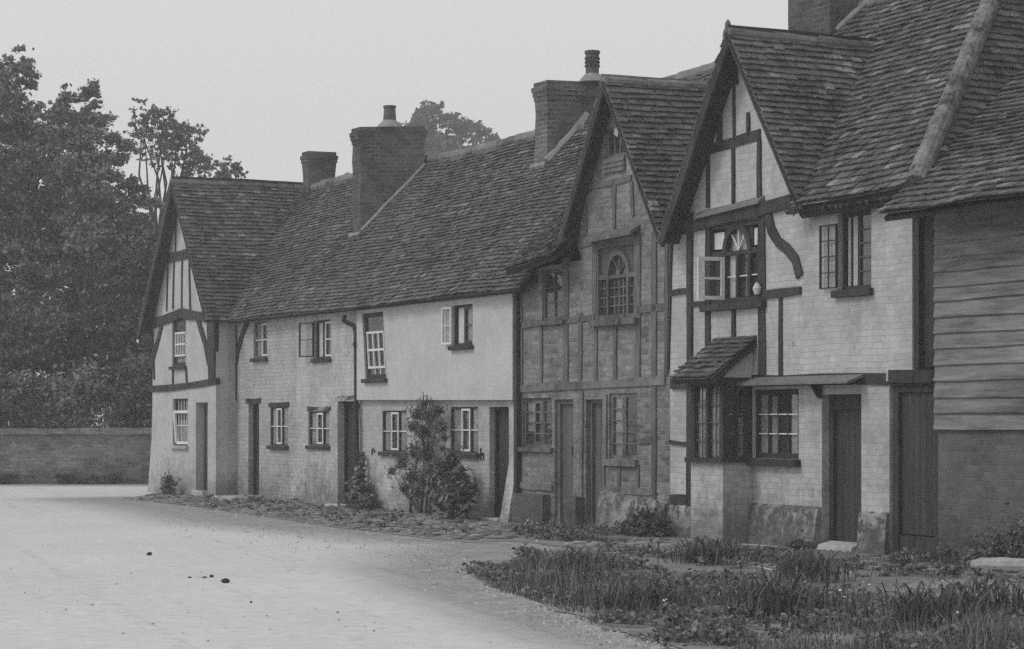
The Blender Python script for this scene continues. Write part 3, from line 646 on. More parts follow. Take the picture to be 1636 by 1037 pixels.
# arched window: outer frame with blind boards in the head, arch light in the middle
def arch_window(house, r, v, frame, barm, zs, zt, a0, a1, side_glass, lights, rows, leafset={}, curtain=None, head='board', lead=True):
    u0, u1, z0, z1 = r; vi = v+.05; f = MB(); fr = .07
    f.box(u0, u0+fr, vi-.06, vi+.05, z0, z1); f.box(u1-fr, u1, vi-.06, vi+.05, z0, z1); f.box(u0+fr, u1-fr, vi-.058, vi+.048, z1-fr, z1); f.box(u0+fr, u1-fr, vi-.058, vi+.048, z0, z0+fr)
    for x in (a0, a1): f.box(x-.03, x+.03, vi-.05, vi+.045, z0+fr, zs)
    f.box(u0+fr, a0-.03, vi-.045, vi+.04, zs-.035, zs+.035); f.box(a1+.03, u1-fr, vi-.046, vi+.04, zs-.035, zs+.035); f.box(a0+.03, a1-.03, vi-.044, vi+.04, zs-.03, zs+.02)
    n = 14; c = (a0+a1)/2; rx, rz = (a1-a0)/2, zt-zs
    for k in range(n):
        t0, t1 = math.pi*k/n, math.pi*(k+1)/n
        P = lambda t, e: (c-(rx+e)*math.cos(t), zs+(rz+e)*math.sin(t))
        f.prism([P(t0,.05), P(t1,.05), P(t1,-.03), P(t0,-.03)], vi-.055, vi+.045)
    wo = f.build('window', frame, house)
    h = MB()      # head panels either side of the arch
    for sgn in (-1, 1):
        e = u0+fr if sgn < 0 else u1-fr; pts = [(c+sgn*(rx+.04)*math.cos(t), zs+(rz+.04)*math.sin(t)) for t in [math.pi/2*k/6 for k in range(7)]]
        if side_glass:
            ee = (c+sgn*(rx+.05))
            pts = [(ee, zs+.03), (ee, zs+.04)]+[(c+sgn*(rx+.04)*math.cos(t), zs+(rz+.04)*math.sin(t)) for t in [math.pi/2*k/6 for k in range(1,7)]]+[(c, z1-fr), (ee, z1-fr)]
            h.prism(pts, vi-.01, vi+.02)
        else: h.prism(pts+[(c, z1-fr), (e, z1-fr), (e, zs+.03)], vi-.01, vi+.02)
    h.build('head_panel', head, wo)
    if side_glass:
        s = MB()
        for a, b in ((u0+fr, c-rx-.05), (c+rx+.05, u1-fr)):
            s.box(a+.02, b-.02, vi-.005, vi+.015, zs+.07, z1-fr-.04)
        s.build('head_light', side_glass, wo)
    b = MB()
    for (x0, x1, m, mt) in lights:
        zt_ = zs-.035
        for k in range(1, m): x = x0+(x1-x0)*k/m; b.box(x-.008, x+.008, vi-.02, vi+.004, z0+fr, zt_)
        for k in range(1, rows): z = z0+fr+(zt_-z0-fr)*k/rows; b.box(x0, x1, vi-.022, vi+.003, z-.008, z+.008)
    if lead:
        b.box(c-.008, c+.008, vi-.02, vi+.004, zs+.02, zt-.03)
        for sg in (-1, 1): b.beam((c, zs+.03), (c+sg*rx*.62, zs+rz*.78), .014, vi-.02, .02, jit=0)
    b.build('glazing_bars', barm, wo)
    g = MB(); g.prism([(c-(rx-.02)*math.cos(t), zs+.02+(rz-.04)*math.sin(t)) for t in [math.pi*k/14 for k in range(15)]], vi+.008, vi+.012)
    for (x0, x1, m, mt) in lights:
        if mt != 'open': g.box(x0, x1, vi+.008, vi+.012, z0+fr, zs-.035)
    g.build('pane', 'glass', wo)
    s = MB(); s.box(u0-.08, u1+.08, v-.09, vi, z0-.09, z0-.002); s.build('sill', frame, wo, bevel=.008)
    if curtain:
        for (x0, x1, y0, y1) in curtain:
            cc = MB(); n = 14
            for k in range(n):
                p, q_ = x0+(x1-x0)*k/n, x0+(x1-x0)*(k+1)/n; va, vb = vi+.03+.008*math.sin(k*1.6), vi+.03+.008*math.sin(k*1.6+1.6)
                cc.add([(p,va,y0),(q_,vb,y0),(q_,vb,y1),(p,va,y1)], [(0,1,2,3)])
            cc.build('curtain', 'cloth', wo)
    return wo
zs = Z(441, U(985)); zt2 = Z(404, U(985)); a0, a1 = U(970), U(1002)
arch_window(hD, e2, 0, 'greytimber', 'paletimber', zs, zt2, a0, a1, None, [(e2[0]+.07, a0-.03, 2, 'g'), (a0+.03, a1-.03, 4, 'g'), (a1+.03, e2[1]-.07, 2, 'g')], 4, head='doorhead')
s = MB(); zz = Z(378, U(985)); s.hexa([(e2[0]-.12,-.16,zz-.06),(e2[1]+.1,-.16,zz-.02),(e2[1]+.1,.0,zz+.08),(e2[0]-.12,.0,zz+.04)], [(e2[0]-.12,-.16,zz-.01),(e2[1]+.1,-.16,zz+.03),(e2[1]+.1,.0,zz+.13),(e2[0]-.12,.0,zz+.09)]); s.build('drip_board', 'greytimber', hD)
wo = window(hD, (e3[0],e3[1],e3[2]+.22,e3[3]), 0, (1,1,1), 3, frame='greytimber', bars='timber', inset=.05, fr=.05, sill=None, barw=.012)
s = MB(); u0, u1, z0, z1 = e3
for k in range(3): s.hexa([(u0-.02,-.05+.0*k,z0+.07*k),(u1+.02,-.05,z0+.07*k),(u1+.02,.06,z0+.07*k),(u0-.02,.06,z0+.07*k)], [(u0-.02,-.03,z0+.07*k+.072),(u1+.02,-.03,z0+.07*k+.072),(u1+.02,.06,z0+.07*k+.072),(u0-.02,.06,z0+.07*k+.072)])
s.build('shutter_board', 'greytimber', wo)
s = MB(); s.add([(u0+.22,.02,z0+.55),(u0+.34,.02,z0+.5),(u0+.38,.02,z0+.85),(u0+.28,.02,z0+.98)], [(0,1,2,3)]); s.build('curtain', 'cloth', wo)
door(hD, (dd1[0], dd1[1], .06, dd1[3]), 0, .1, mat='doorgrey', frame='paletimber', fw=.07, step=(.35,.06))
door(hD, (dd2[0], dd2[1], .06, dd2[3]), 0, .12, mat='doorgrey', frame='greytimber', fw=.06, step=(.3,.05))
s = MB(); a, b, c_, d_ = R(830, 785, 880, 822); s.box(a, b-.02, -.13, -.002, -.02, .46); s.build('brick_plinth', 'redbrick', hD)
s = MB(); a, b, c_, d_ = R(915, 790, 934, 825); s.box(a-.02, b+.0, -.15, -.002, -.02, .46); s.build('brick_plinth', 'redbrick', hD)
s = MB(); a = U(968); s.hexa([(a,-.2,-.02),(uDE-.01,-.2,-.02),(uDE-.01,-.002,-.02),(a,-.002,-.02)], [(a,-.1,.56),(uDE-.01,-.08,.44),(uDE-.01,-.002,.46),(a,-.002,.58)]); s.build('stone_plinth', 'rubble', hD)

# ================================================================== HOUSE E: big white timber gable with bay
EV, EZ, EM = -.3, 4.25, 1.03; ERV, ERZ = 2.75, 7.39; EL = math.hypot(ERV-EV, ERZ-EZ)
hE = thing('gabled_cottage', 'white cottage with tall timbered gable, tiled bay window and dark front door', 'cottage', 22.8, 0)
f1 = R(1131, 354, 1220, 484); f2 = R(1338, 328, 1392, 462); f3 = R(1204, 622, 1276, 733); dE = R(1313, 630, 1376, 872)
bu0, bu1, bv = 21.33, 22.14, -.45
wall('front_wall', 'whitebrick', hE, [(uDE,-.05),(U(1421),-.05),(U(1421),2.06),(uEF,2.06),(uEF,4.42),(23.6,4.25),(22.0,6.54),(20.3,4.1),(uDE,4.2)],
     [rect(*f1), rect(*f2), rect(*f3), rect(dE[0],dE[1],.05,dE[3]), rect(bu0+.1,bu1-.1,1.08,2.0)], 0)
s = MB(); a = U(1420); s.box(a, uEF, -.04, -.001, 2.05, 4.3); s.build('brick_pier', 'whitebrick', hE)
shell(hE, uDE, uEF, 5.8, EZ, EM, ERV, ERZ, ends=(True, False))
rE = gable_roof(hE, 22.0, 6.62, 20.2, 4.02, 23.72, 4.2, -.31, 2.05, 2.2, EV+.02, board=.13)
s = MB(); s.tube([(22.0,-.29,6.6),(22.0,-.29,6.72),(22.0,-.29,6.77)], [.03,.04,.015], 8); s.build('finial', 'ridge', rE)
et = lambda v: math.hypot(v-EV, (v-EV)*EM); hk = .73
m = MB(); tiles(m, (0, EV, EZ), (1,0,0), (0,1,EM), [(23.5,0),(26.05,0),(26.05-hk*(ERV-EV),EL),(19.3,EL),(19.6,et(.6)),(20.2,et(.12)),(23.5,et(.12))], gauge=.118); m.build('main_slope', 'moss_tile', rE)
s = MB(); flatslab(s, (0, EV+.03, EZ-.02), (1,0,0), (0,1,EM), [(23.5,0),(26.0,0),(23.9,EL-.1),(21.5,EL-.1)], -.2, -.13); s.build('roof_boarding', 'timber', rE)
hb = np.array((-hk, 0, EM)); m = MB(); b0 = np.array((26.05, EV, EZ)); b0 = b0-hb*.7; Lh = np.linalg.norm(hb)
tiles(m, tuple(b0), (0,1,0), hb, [(-.05,Lh*.6),(6,Lh*.3),(6,Lh*(ERV-EV+.7)),(ERV-EV,Lh*(ERV-EV+.7)),(0,Lh*.7)], gauge=.115); m.build('hip_slope', 'tile', rE)
g = MB(); ridge(g, (19.7, ERV, ERZ+.02), (26.05-hk*(ERV-EV), ERV, ERZ+.02)); g.build('ridge', 'ridge', rE)
g = MB(); 
hp = [np.array((26.05,EV+.05,EZ+.02))+(np.array((26.05-hk*(ERV-EV), ERV, ERZ+.02))-np.array((26.05,EV+.05,EZ+.02)))*i/40 for i in range(41)]
g.tube([(p[0]+.02*noise1(i*.5,1), p[1], p[2]+sag(p[0],p[1])+.02*noise1(i*.9,2)) for i, p in enumerate(hp)], [.125+.012*noise1(i*.8,5)+random.uniform(-.006,.006) for i in range(41)], 12); g.build('hip_ridge', 'mortar', rE)
f = MB(); f.beam((23.3, EZ-.05), (26.0, EZ-.03), .1, EV+.1, .05, seg=6); f.build('eaves_board', 'timber', rE)
f = MB(); x = 23.3     # pointed under-tiles hanging below the eaves
while x < 25.9:
    if random.random() < .75: f.prism([(x, EZ-.06), (x+.11, EZ-.06), (x+.055+random.uniform(-.03,.03), EZ-.10-random.uniform(0,.05))], EV+.04, EV+.055)
    x += random.uniform(.11,.15)
f.build('under_tiles', 'timber', rE)
chimney(hE, [(19.5,2.25),(20.55,2.25),(20.85,3.5),(19.8,3.5)], 6.4, 8.9, mat='stackbrick')
s = MB(); fillet(s, (20.68,2.28,6.97), (20.85,2.72,7.42), .05); s.build('mortar_fillet', 'flaunch', rE)
t = MB(); vf = -.035; q = at
for x0, y0, x1, y1, wd in ((1103,808,1104,340,.13),(1132,600,1133,355,.12),(1218,602,1218,345,.17),(1174,560,1174,488,.07),(1248,602,1248,474,.08),
        (1074,468,1100,464,.07),(1107,487,1132,484,.06),(1222,470,1281,464,.11),(1074,612,1162,611,.16),(1200,608,1495,604,.14),(1072,707,1099,709,.06),(1072,797,1100,799,.13),
        (1133,332,1132,246,.07),(1173,325,1173,236,.07),(1215,316,1214,224,.08),(1126,241,1216,214,.13),(1151,232,1152,145,.10),(1174,225,1174,138,.04),(1197,216,1197,180,.06),(1146,138,1180,124,.17)):
    t.hewn(hE, 'timber', q(x0,y0), q(x1,y1), wd, vf+.008*((x0*7+y0) % 3), .07)
t.hewn(hE, 'timber', q(1062,371), q(1268,322), .17, vf-.02, .1, seg=8)
t.hewn(hE, 'timber', q(1230,345), q(1278,440), .15, vf+.004, .06, curve=[q(1229,345), q(1234,368), q(1245,387), q(1260,398), q(1272,415), q(1279,442)])
t.hewn(hE, 'timber', q(1069,590), q(1074,390), .04, vf+.01, .05)
s = MB(); A, B = q(1118, 344), q(1222, 318); s.hexa([(A[0],-.1,A[1]-.06),(B[0],-.1,B[1]-.06),(B[0],-.0,B[1]-.02),(A[0],-.0,A[1]-.02)], [(A[0],-.1,A[1]-.03),(B[0],-.1,B[1]-.03),(B[0],-.0,B[1]+.05),(A[0],-.0,A[1]+.05)]); s.build('drip_board', 'lead', hE)
zs = Z(403, U(1175)); zt2 = Z(362, U(1175)); a0, a1 = U(1157), U(1196); ml = U(1177)
wo = arch_window(hE, f1, 0, 'timber', 'whitepaint', zs, zt2, a0, a1, 'cloth', [(a0+.03, ml-.02, 1, 'open'), (ml+.02, a1-.03, 1, 'g'), (a1+.03, f1[1]-.07, 1, 'g'), (f1[0]+.07, a0-.03, 1, 'g')], 2, head='timber',
     curtain=[(a0-.0, a0+.16, f1[2]+.05, zs-.03), (f1[1]-.26, f1[1]-.04, f1[2]+.05, zs-.03), (a0+.02, a1-.02, zs+.02, zs+.28)])
s = MB(); s.box(ml-.025, ml+.025, -.0, .09, f1[2]+.07, zs-.03); s.build('mullion', 'timber', wo)
open_leaf(wo, U(1160)-.02, -.015, .38, f1[2]+.05, zs-.05, 97, 'whitepaint', rows=2, k=.05, bar=.03)
s = MB(); u, z = at(1216,458); s.tube([(u,-.06,z-.1),(u,-.06,z-.02),(u,-.06,z+.05)], [.035,.06,.02], 10); s.build('ornament', 'cloth', wo)
wo = window(hE, f2, 0, (1,1), 5, frame='timber', bars='greytimber', leaf={0:'open'}, inset=.09, fr=.05, curtain=[(.2,.36,0,1),(.02,.12,0,1)], sillw=.09, top=.07)
open_leaf(wo, f2[0]+.03, -.03, .33, f2[2]+.03, f2[3]-.2, 176, 'iron', cols=2, rows=4, k=.014)
window(hE, f3, 0, (1,1,1,1), 3, frame='timber', bars='whitepaint', inset=.05, fr=.07, curtain=[(.0,.22,0,1),(.28,.42,0,.97),(.78,1,0,1)], sillw=.09, silld=.1)
door(hE, (dE[0], dE[1], .05, dE[3]), 0, .16, mat='doordark', fw=.08, foot=0, step=None, boards=5, top=.1)
s = MB(); s.hexa([(dE[0]+.05,-.12,0),(dE[1]-.05,-.12,0),(dE[1]-.05,.1,0),(dE[0]+.05,.1,0)], [(dE[0]+.05,-.1,.06),(dE[1]-.05,-.1,.06),(dE[1]-.05,.1,.11),(dE[0]+.05,.1,.11)]); s.build('doorstep', 'stone', hE, bevel=.01)
# lead canopy over the window and the door
s = MB(); a, b = bu1+.05, U(1384); s.hexa([(a,-.27,2.03),(b,-.27,2.03),(b,-.04,2.1),(a,-.04,2.1)], [(a,-.27,2.055),(b,-.27,2.055),(b,-.04,2.14),(a,-.04,2.14)]); s.build('canopy', 'lead', hE)
s = MB()
for u in (dE[0]-.02,): s.hexa([(u-.03,-.03,1.86),(u+.03,-.03,1.86),(u+.03,-.0,1.86),(u-.03,-.0,1.86)], [(u-.03,-.16,2.03),(u+.03,-.16,2.03),(u+.03,-.0,2.01),(u-.03,-.0,2.01)])
s.build('canopy_bracket', 'timber', hE)
s = MB(); a = U(1200); s.hexa([(bu1+.02,-.12,-.02),(dE[0]-.01,-.14,-.02),(dE[0]-.01,-.002,-.02),(bu1+.02,-.002,-.02)], [(bu1+.02,-.05,.48),(dE[0]-.01,-.06,.48),(dE[0]-.01,-.002,.52),(bu1+.02,-.002,.52)]); s.build('stone_plinth', 'rubble', hE)
s = MB(); s.hexa([(dE[1]+.01,-.08,-.02),(U(1421),-.08,-.02),(U(1421),-.002,-.02),(dE[1]+.01,-.002,-.02)], [(dE[1]+.01,-.045,.46),(U(1421),-.045,.46),(U(1421),-.002,.5),(dE[1]+.01,-.002,.5)]); s.build('stone_plinth', 'rubble', hE)
s = MB(); s.hexa([(uDE+.01,-.1,-.02),(bu0-.01,-.1,-.02),(bu0-.01,-.002,-.02),(uDE+.01,-.002,-.02)], [(uDE+.01,-.04,.4),(bu0-.01,-.04,.4),(bu0-.01,-.002,.44),(uDE+.01,-.002,.44)]); s.build('stone_plinth', 'rubble', hE)
# the bay
by = MB(); by.box(bu0, bu1, bv, -.003, -.03, 1.04); bay = by.build('bay_window', 'whitebrick', hE)
f = MB()
for x in (bu0, bu1-.09, (bu0+bu1)/2-.03): f.box(x, x+(.09 if x != (bu0+bu1)/2-.03 else .06), bv, bv+.09, 1.1, 2.02)
f.box(bu1-.085, bu1-.005, -.1, -.002, 1.1, 2.02); f.box(bu0+.005, bu0+.085, -.1, -.002, 1.1, 2.02); f.box(bu1-.083, bu1-.01, bv+.2, bv+.24, 1.1, 2.02)
f.box(bu0-.05, bu1+.06, bv-.07, -.002, 1.041, 1.1); f.box(bu0-.01, bu1+.01, bv-.01, -.002, 2.02, 2.14)
f.build('bay_frame', 'timber', bay)
f = MB(); mid = (bu0+bu1)/2
for x0, x1 in ((bu0+.09, mid-.03), (mid+.03, bu1-.09)):
    f.box((x0+x1)/2-.008, (x0+x1)/2+.008, bv+.03, bv+.045, 1.1, 2.02)
    for k in range(1,4): z = 1.1+.92*k/4; f.box(x0, x1, bv+.028, bv+.046, z-.008, z+.008)
f.build('glazing_bars', 'greytimber', bay); f = MB()
for k in range(1,3): z = 1.1+.92*k/3; f.box(bu1-.05, bu1-.03, bv+.09, -.1, z-.008, z+.008)
f.build('glazing_bars', 'greytimber', bay)
g = MB(); g.box(bu0+.09, bu1-.09, bv+.05, bv+.054, 1.1, 2.02); g.build('pane', 'glass', bay); g = MB(); g.box(bu1-.045, bu1-.041, bv+.09, -.1, 1.1, 2.02); g.build('pane', 'glass', bay)
c = MB()
for x0, x1, z1_ in ((bu0+.09, mid-.02, 1.85), (mid+.02, bu1-.09, 1.93)):
    for k in range(8):
        p, p2 = x0+(x1-x0)*k/8, x0+(x1-x0)*(k+1)/8; y, y2 = bv+.068+.008*math.sin(k*1.7), bv+.068+.008*math.sin(k*1.7+1.7); c.add([(p,y,1.12),(p2,y2,1.12),(p2,y2,z1_),(p,y,z1_)], [(0,1,2,3)])
c.build('curtain', 'cloth', bay); c = MB(); c.add([(bu1-.06,bv+.22,1.12),(bu1-.06,-.11,1.12),(bu1-.06,-.11,1.62),(bu1-.06,bv+.22,1.62)], [(0,1,2,3)]); c.build('curtain', 'cloth', bay)
m = MB(); tiles(m, (bu0-.15, bv-.24, 2.13), (1,0,0), (0,.69,.52), [(0,0),(1.08,0),(1.06,.88),(.03,.88)], gauge=.1, wobble=.4); br = m.build('bay_roof', 'moss_tile', bay)
s = MB(); flatslab(s, (bu0-.13, bv-.22, 2.12), (1,0,0), (0,.69,.52), [(0,0),(1.04,0),(1.04,.84),(0,.84)], -.07, -.012); s.build('bay_soffit', 'timber', bay)
s = MB(); s.add([(bu1+.0,bv,2.14),(bu1+.0,-.003,2.14),(bu1+.0,-.003,2.58),(bu1-.03,bv,2.14),(bu1-.03,-.003,2.14),(bu1-.03,-.003,2.58)], [(0,1,2),(5,4,3),(0,3,4,1),(1,4,5,2),(2,5,3,0)]); s.build('bay_cheek', 'render', bay)

# ================================================================== HOUSE F: weatherboarded barn at the right edge
hF = thing('weatherboarded_barn', 'grey weatherboarded barn over a brick base with tall dark plank door, at the right edge', 'barn', 27, 0)
uW = U(1499); FV, FZ, FM = -.7, 3.93, .69; FL = 6.0
s = MB(); zb = Z(684, U(1560)); s.box(uW, 33, 0, .24, -.05, zb); s.build('brick_base', 'redbrick', hF)
s = MB(); z = zb-.02; n = 0; top = 4.3
while z < top:
    h = random.uniform(.16, .19); pts = 12; lift = [random.uniform(-.009, .009) for _ in range(pts+1)]
    for k in range(pts):
        x0, x1 = uW-.03+(33-uW)*k/pts, uW-.03+(33-uW)*(k+1)/pts
        l0, l1 = lift[k], lift[k+1]
        s.hexa([(x0,-.05,z+l0),(x1,-.05,z+l1),(x1,.0,z+l1),(x0,.0,z+l0)], [(x0,-.018,z+h+.04),(x1,-.018,z+h+.04),(x1,.0,z+h+.04),(x0,.0,z+h+.04)])
    z += h; n += 1
s.build('weatherboarding', 'board', hF)
s = MB(); s.box(uEF+.01, 33, .28, .4, 0, 4.4); s.box(32.8, 33, .3, 5, 0, 4.4); s.box(uEF, 33, 5, 5.2, 0, 4.2); s.build('rear_wall', 'inside', hF)
dF = R(1424, 613, 1498, 868); dF = (uEF-.5, uW-.005, .1, dF[3])
dF = (U(1424), uW-.005, .02, 2.02)
door(hF, dF, -.02, .1, mat='doordark', fw=.1, boards=6, foot=.22, latch=False)
s = MB(); s.beam((U(1424), 2.1), (uW-.02, 2.09), .14, -.045, .1); s.box(uEF+.02, uW+.0, .05, .2, 2.2, 4.2); s.box(uEF+.005, uEF+.1, -.02, .2, 2.2, 4.2); s.box(uW-.13, uW-.035, -.03, .2, 2.2, 4.25); s.build('door_head', 'timber', hF)
m = MB(); ft = lambda v: math.hypot(v-FV, (v-FV)*FM)
tiles(m, (0,FV,FZ), (1,0,0), (0,1,FM), [(25.95,0),(33,0),(33,FL),(22.6,FL),(25.6,ft(.2)),(25.93,ft(-.28))], gauge=.125); rF = m.build('roof', 'moss_tile', hF)
s = MB(); flatslab(s, (0,FV+.03,FZ-.02), (1,0,0), (0,1,FM), [(26.0,0),(33,0),(33,FL-.1),(23.0,FL-.1)], -.075, -.03); s.build('soffit', 'timber', rF)

# ================================================================== GROUND
def ground_mat(name, base, var, scales=(.25, 2.5, 25), bump=.4, tracks=0, dist=.03):
    m, t, b = nodes(name); tc = t.nodes.new('ShaderNodeTexCoord'); ob = tc.outputs['Object']
    n1, n2, n3 = (noise_(t, ob, s, 5, .65) for s in scales)
    v = math_(t, 'ADD', ramp_(t, n1, .3, .7, -var, var), ramp_(t, n2, .3, .7, -var*.6, var*.6)); v = math_(t, 'ADD', v, ramp_(t, n3, .3, .7, -var*.6, var*.6))
    if tracks:   # wheel-worn streaks along the road
        mp = t.nodes.new('ShaderNodeMapping'); mp.inputs['Rotation'].default_value = (0,0,math.radians(24)); mp.inputs['Scale'].default_value = (1.6,.06,1); t.links.new(ob, mp.inputs[0])
        v = math_(t, 'ADD', v, ramp_(t, noise_(t, mp.outputs[0], 1.0, 5, .7), .3, .7, -tracks, tracks))
    grey(t, math_(t, 'MULTIPLY', math_(t, 'ADD', v, 1), base), b); b.inputs['Roughness'].default_value = .95; b.inputs['Specular IOR Level'].default_value = .1
    bump_(t, b, math_(t, 'ADD', math_(t, 'MULTIPLY', n2, 1.0), math_(t, 'MULTIPLY', n3, .4)), bump, dist); return m
M['earth'] = ground_mat('trodden earth', .30, .18); M['verge'] = ground_mat('gravelly edge', .24, .25, (.5, 4, 40), .6, 0); M['margin'] = ground_mat('dusty margin', .34, .18, (.4, 4, 40), .6, 0); M['soil'] = ground_mat('soil', .19, .4, (.5, 3, 18))
def sheet(name, pts, z, mat, wob=.0, n=0):
    """a flat patch of ground; outline densified and roughened"""
    out = []
    for i in range(len(pts)):
        a, b = pts[i], pts[(i+1)%len(pts)]; k = max(1, int(math.hypot(b[0]-a[0], b[1]-a[1])/.25)) if wob else 1
        for j in range(k):
            x, y = a[0]+(b[0]-a[0])*j/k, a[1]+(b[1]-a[1])*j/k; out.append((x+wob*2*noise2(x*1.7,y*1.7,1), y+wob*4*noise2(x*1.7,y*1.7,2)))
    bm = bmesh.new(); vs = [bm.verts.new((x, y, z)) for x, y in out]; es = [bm.edges.new((vs[i], vs[(i+1)%len(vs)])) for i in range(len(vs))]
    bmesh.ops.triangle_fill(bm, use_beauty=True, edges=es, normal=(0,0,1))
    for f in bm.faces:
        if f.normal.z < 0: f.normal_flip()
    me = bpy.data.meshes.new(name); bm.to_mesh(me); bm.free(); me.materials.append(M[mat]); o = bpy.data.objects.new(name, me); sc.collection.objects.link(o); o['kind'] = 'structure'; return o
sheet('ground', [(-600,-30),(600,-30),(600,1500),(-600,1500)], -.008, 'earth')
Wp = lambda u, v: W(u, v, 0)[:2]
pave_edge = [(205,797),(300,806),(430,824),(560,842),(740,862),(815,860)]
road_pts = [(-40,8),(2.6,8),(2.6,14),G(1110,1060),G(1075,1034),G(960,1000),G(880,965),G(800,940),G(762,915),G(745,908),G(850,880),G(900,872),G(860,862),G(815,860)]+[G(*p) for p in pave_edge[::-1]]+[(-7.9,51),(-5.5,58.6),(-60,58.6),(-60,8)]
def polydist(x, y, P):
    d = 1e9
    for (x0,y0),(x1,y1) in zip(P[:-1], P[1:]):
        dx, dy = x1-x0, y1-y0; t = max(0, min(1, ((x-x0)*dx+(y-y0)*dy)/(dx*dx+dy*dy))); d = min(d, math.hypot(x-x0-dx*t, y-y0-dy*t))
    return d
def roadmesh():
    xs = np.concatenate([np.linspace(-60,-16,12), np.arange(-15,9.01,.22)]); ys = np.arange(7,58.7,.3); V = []; at_ = []; near = [G(*p) for p in pave_edge]+[G(850,872),G(745,908),G(762,915),G(800,940),G(880,965),G(960,1000),G(1075,1034),G(1110,1060)]
    for y in ys:
        for x in xs:
            V.append((x, y, -.003+.0*x)); d = polydist(x, y, near) if x > -15 else 9
            wd = 3.0+1.8*noise2(x*.25, y*.18, 4)
            wd *= float(np.interp(y, [20, 26, 34, 42, 50], [.4, .5, 1.0, 1.0, .75]))
            at_.append(max(0, 1-d/wd, (1-abs(58.6-y)/2.2)*.9 if x < -5 else 0))
    nx = len(xs); F = [(j*nx+i, j*nx+i+1, (j+1)*nx+i+1, (j+1)*nx+i) for j in range(len(ys)-1) for i in range(nx-1)]
    me = bpy.data.meshes.new('road'); me.from_pydata(V, [], F); l = me.attributes.new('gravel', 'FLOAT', 'POINT'); l.data.foreach_set('value', at_)
    me.materials.append(M['road']); o = bpy.data.objects.new('road', me); sc.collection.objects.link(o); o['kind'] = 'structure'
def road_mat():
    m, t, b = nodes('chalk road'); tc = t.nodes.new('ShaderNodeTexCoord'); ob = tc.outputs['Object']
    n1, n2, n3, n4 = (noise_(t, ob, q, 5, .65) for q in (.3, 1.6, 6, 45))
    m0 = t.nodes.new('ShaderNodeMapping'); m0.inputs['Rotation'].default_value = (0,0,math.radians(-16.5)); t.links.new(ob, m0.inputs[0])
    mp = t.nodes.new('ShaderNodeMapping'); mp.inputs['Scale'].default_value = (3.0,.05,1); t.links.new(m0.outputs[0], mp.inputs[0])
    tr = noise_(t, mp.outputs[0], 1.0, 8, .75)
    v = math_(t, 'ADD', ramp_(t, n1, .3, .7, -.06, .06), ramp_(t, n2, .35, .65, -.07, .07)); v = math_(t, 'ADD', v, ramp_(t, n4, .3, .7, -.13, .13)); v = math_(t, 'ADD', v, ramp_(t, n3, .35, .65, -.13, .13)); v = math_(t, 'ADD', v, ramp_(t, tr, .35, .65, -.14, .14))
    chalk = math_(t, 'MULTIPLY', math_(t, 'ADD', v, 1), .56)
    g = math_(t, 'ADD', ramp_(t, n3, .3, .7, -.3, .3), ramp_(t, n4, .3, .7, -.5, .5)); g = math_(t, 'ADD', g, ramp_(t, n2, .3, .7, -.2, .2)); gr = math_(t, 'MULTIPLY', math_(t, 'ADD', g, 1), .27)
    at_ = t.nodes.new('ShaderNodeAttribute'); at_.attribute_name = 'gravel'
    f = math_(t, 'ADD', at_.outputs['Fac'], ramp_(t, n2, .3, .7, -.16, .16)); f = math_(t, 'ADD', f, ramp_(t, n3, .3, .7, -.10, .10)); f = math_(t, 'ADD', f, ramp_(t, tr, .3, .7, -.2, .2)); f = ramp_(t, f, -.05, .6, 0, 1)
    mx_ = t.nodes.new('ShaderNodeMix'); mx_.data_type = 'FLOAT'; t.links.new(f, mx_.inputs[0]); t.links.new(chalk, mx_.inputs[2]); t.links.new(gr, mx_.inputs[3])
    # scattered dark specks and little stones
    vo = t.nodes.new('ShaderNodeTexVoronoi'); vo.inputs['Scale'].default_value = 2.1; t.links.new(ob, vo.inputs['Vector'])
    sp = ramp_(t, vo.outputs['Distance'], .02, .035, .5, 1.0)
    vo2 = t.nodes.new('ShaderNodeTexVoronoi'); vo2.inputs['Scale'].default_value = 7.0; t.links.new(ob, vo2.inputs['Vector']); sp = math_(t, 'MULTIPLY', sp, ramp_(t, vo2.outputs['Distance'], .04, .09, .72, 1.0))
    grey(t, math_(t, 'MULTIPLY', mx_.outputs[0], sp), b); b.inputs['Roughness'].default_value = .95; b.inputs['Specular IOR Level'].default_value = .1
    bump_(t, b, math_(t, 'ADD', n3, math_(t, 'MULTIPLY', n4, .5)), .35, .012); return m
M['road'] = road_mat(); roadmesh()
vergep = [G(215,800),G(430,828),G(560,848),G(740,868),G(850,866),G(900,874),G(850,884),G(745,914),G(640,900),G(520,862),G(380,826)]
sheet('cobble_bed', [G(*p) for p in ((215,797),(345,784),(480,788),(590,796),(780,820),(850,834),(960,836),(1060,852),(1110,864),(1310,880),(1500,890),(1640,896),(1640,925),(1250,910),(1040,882),(900,874),(815,864),(740,866),(560,846),(300,808))], .003, 'soil', .06)
sheet('soil', [G(742,914),G(850,882),G(960,872),G(1100,892),G(1250,912),G(1450,912),(6.5,24.5),(6.5,14),(2.6,14),G(1110,1060),G(1075,1037),G(960,1002),G(870,965),G(790,940)], .004, 'soil', .08)
sheet('footpath', [G(1415,946),G(1480,930),G(1640,925),G(1700,935),G(1700,962),G(1640,960),G(1520,958)], .009, 'verge', .08)
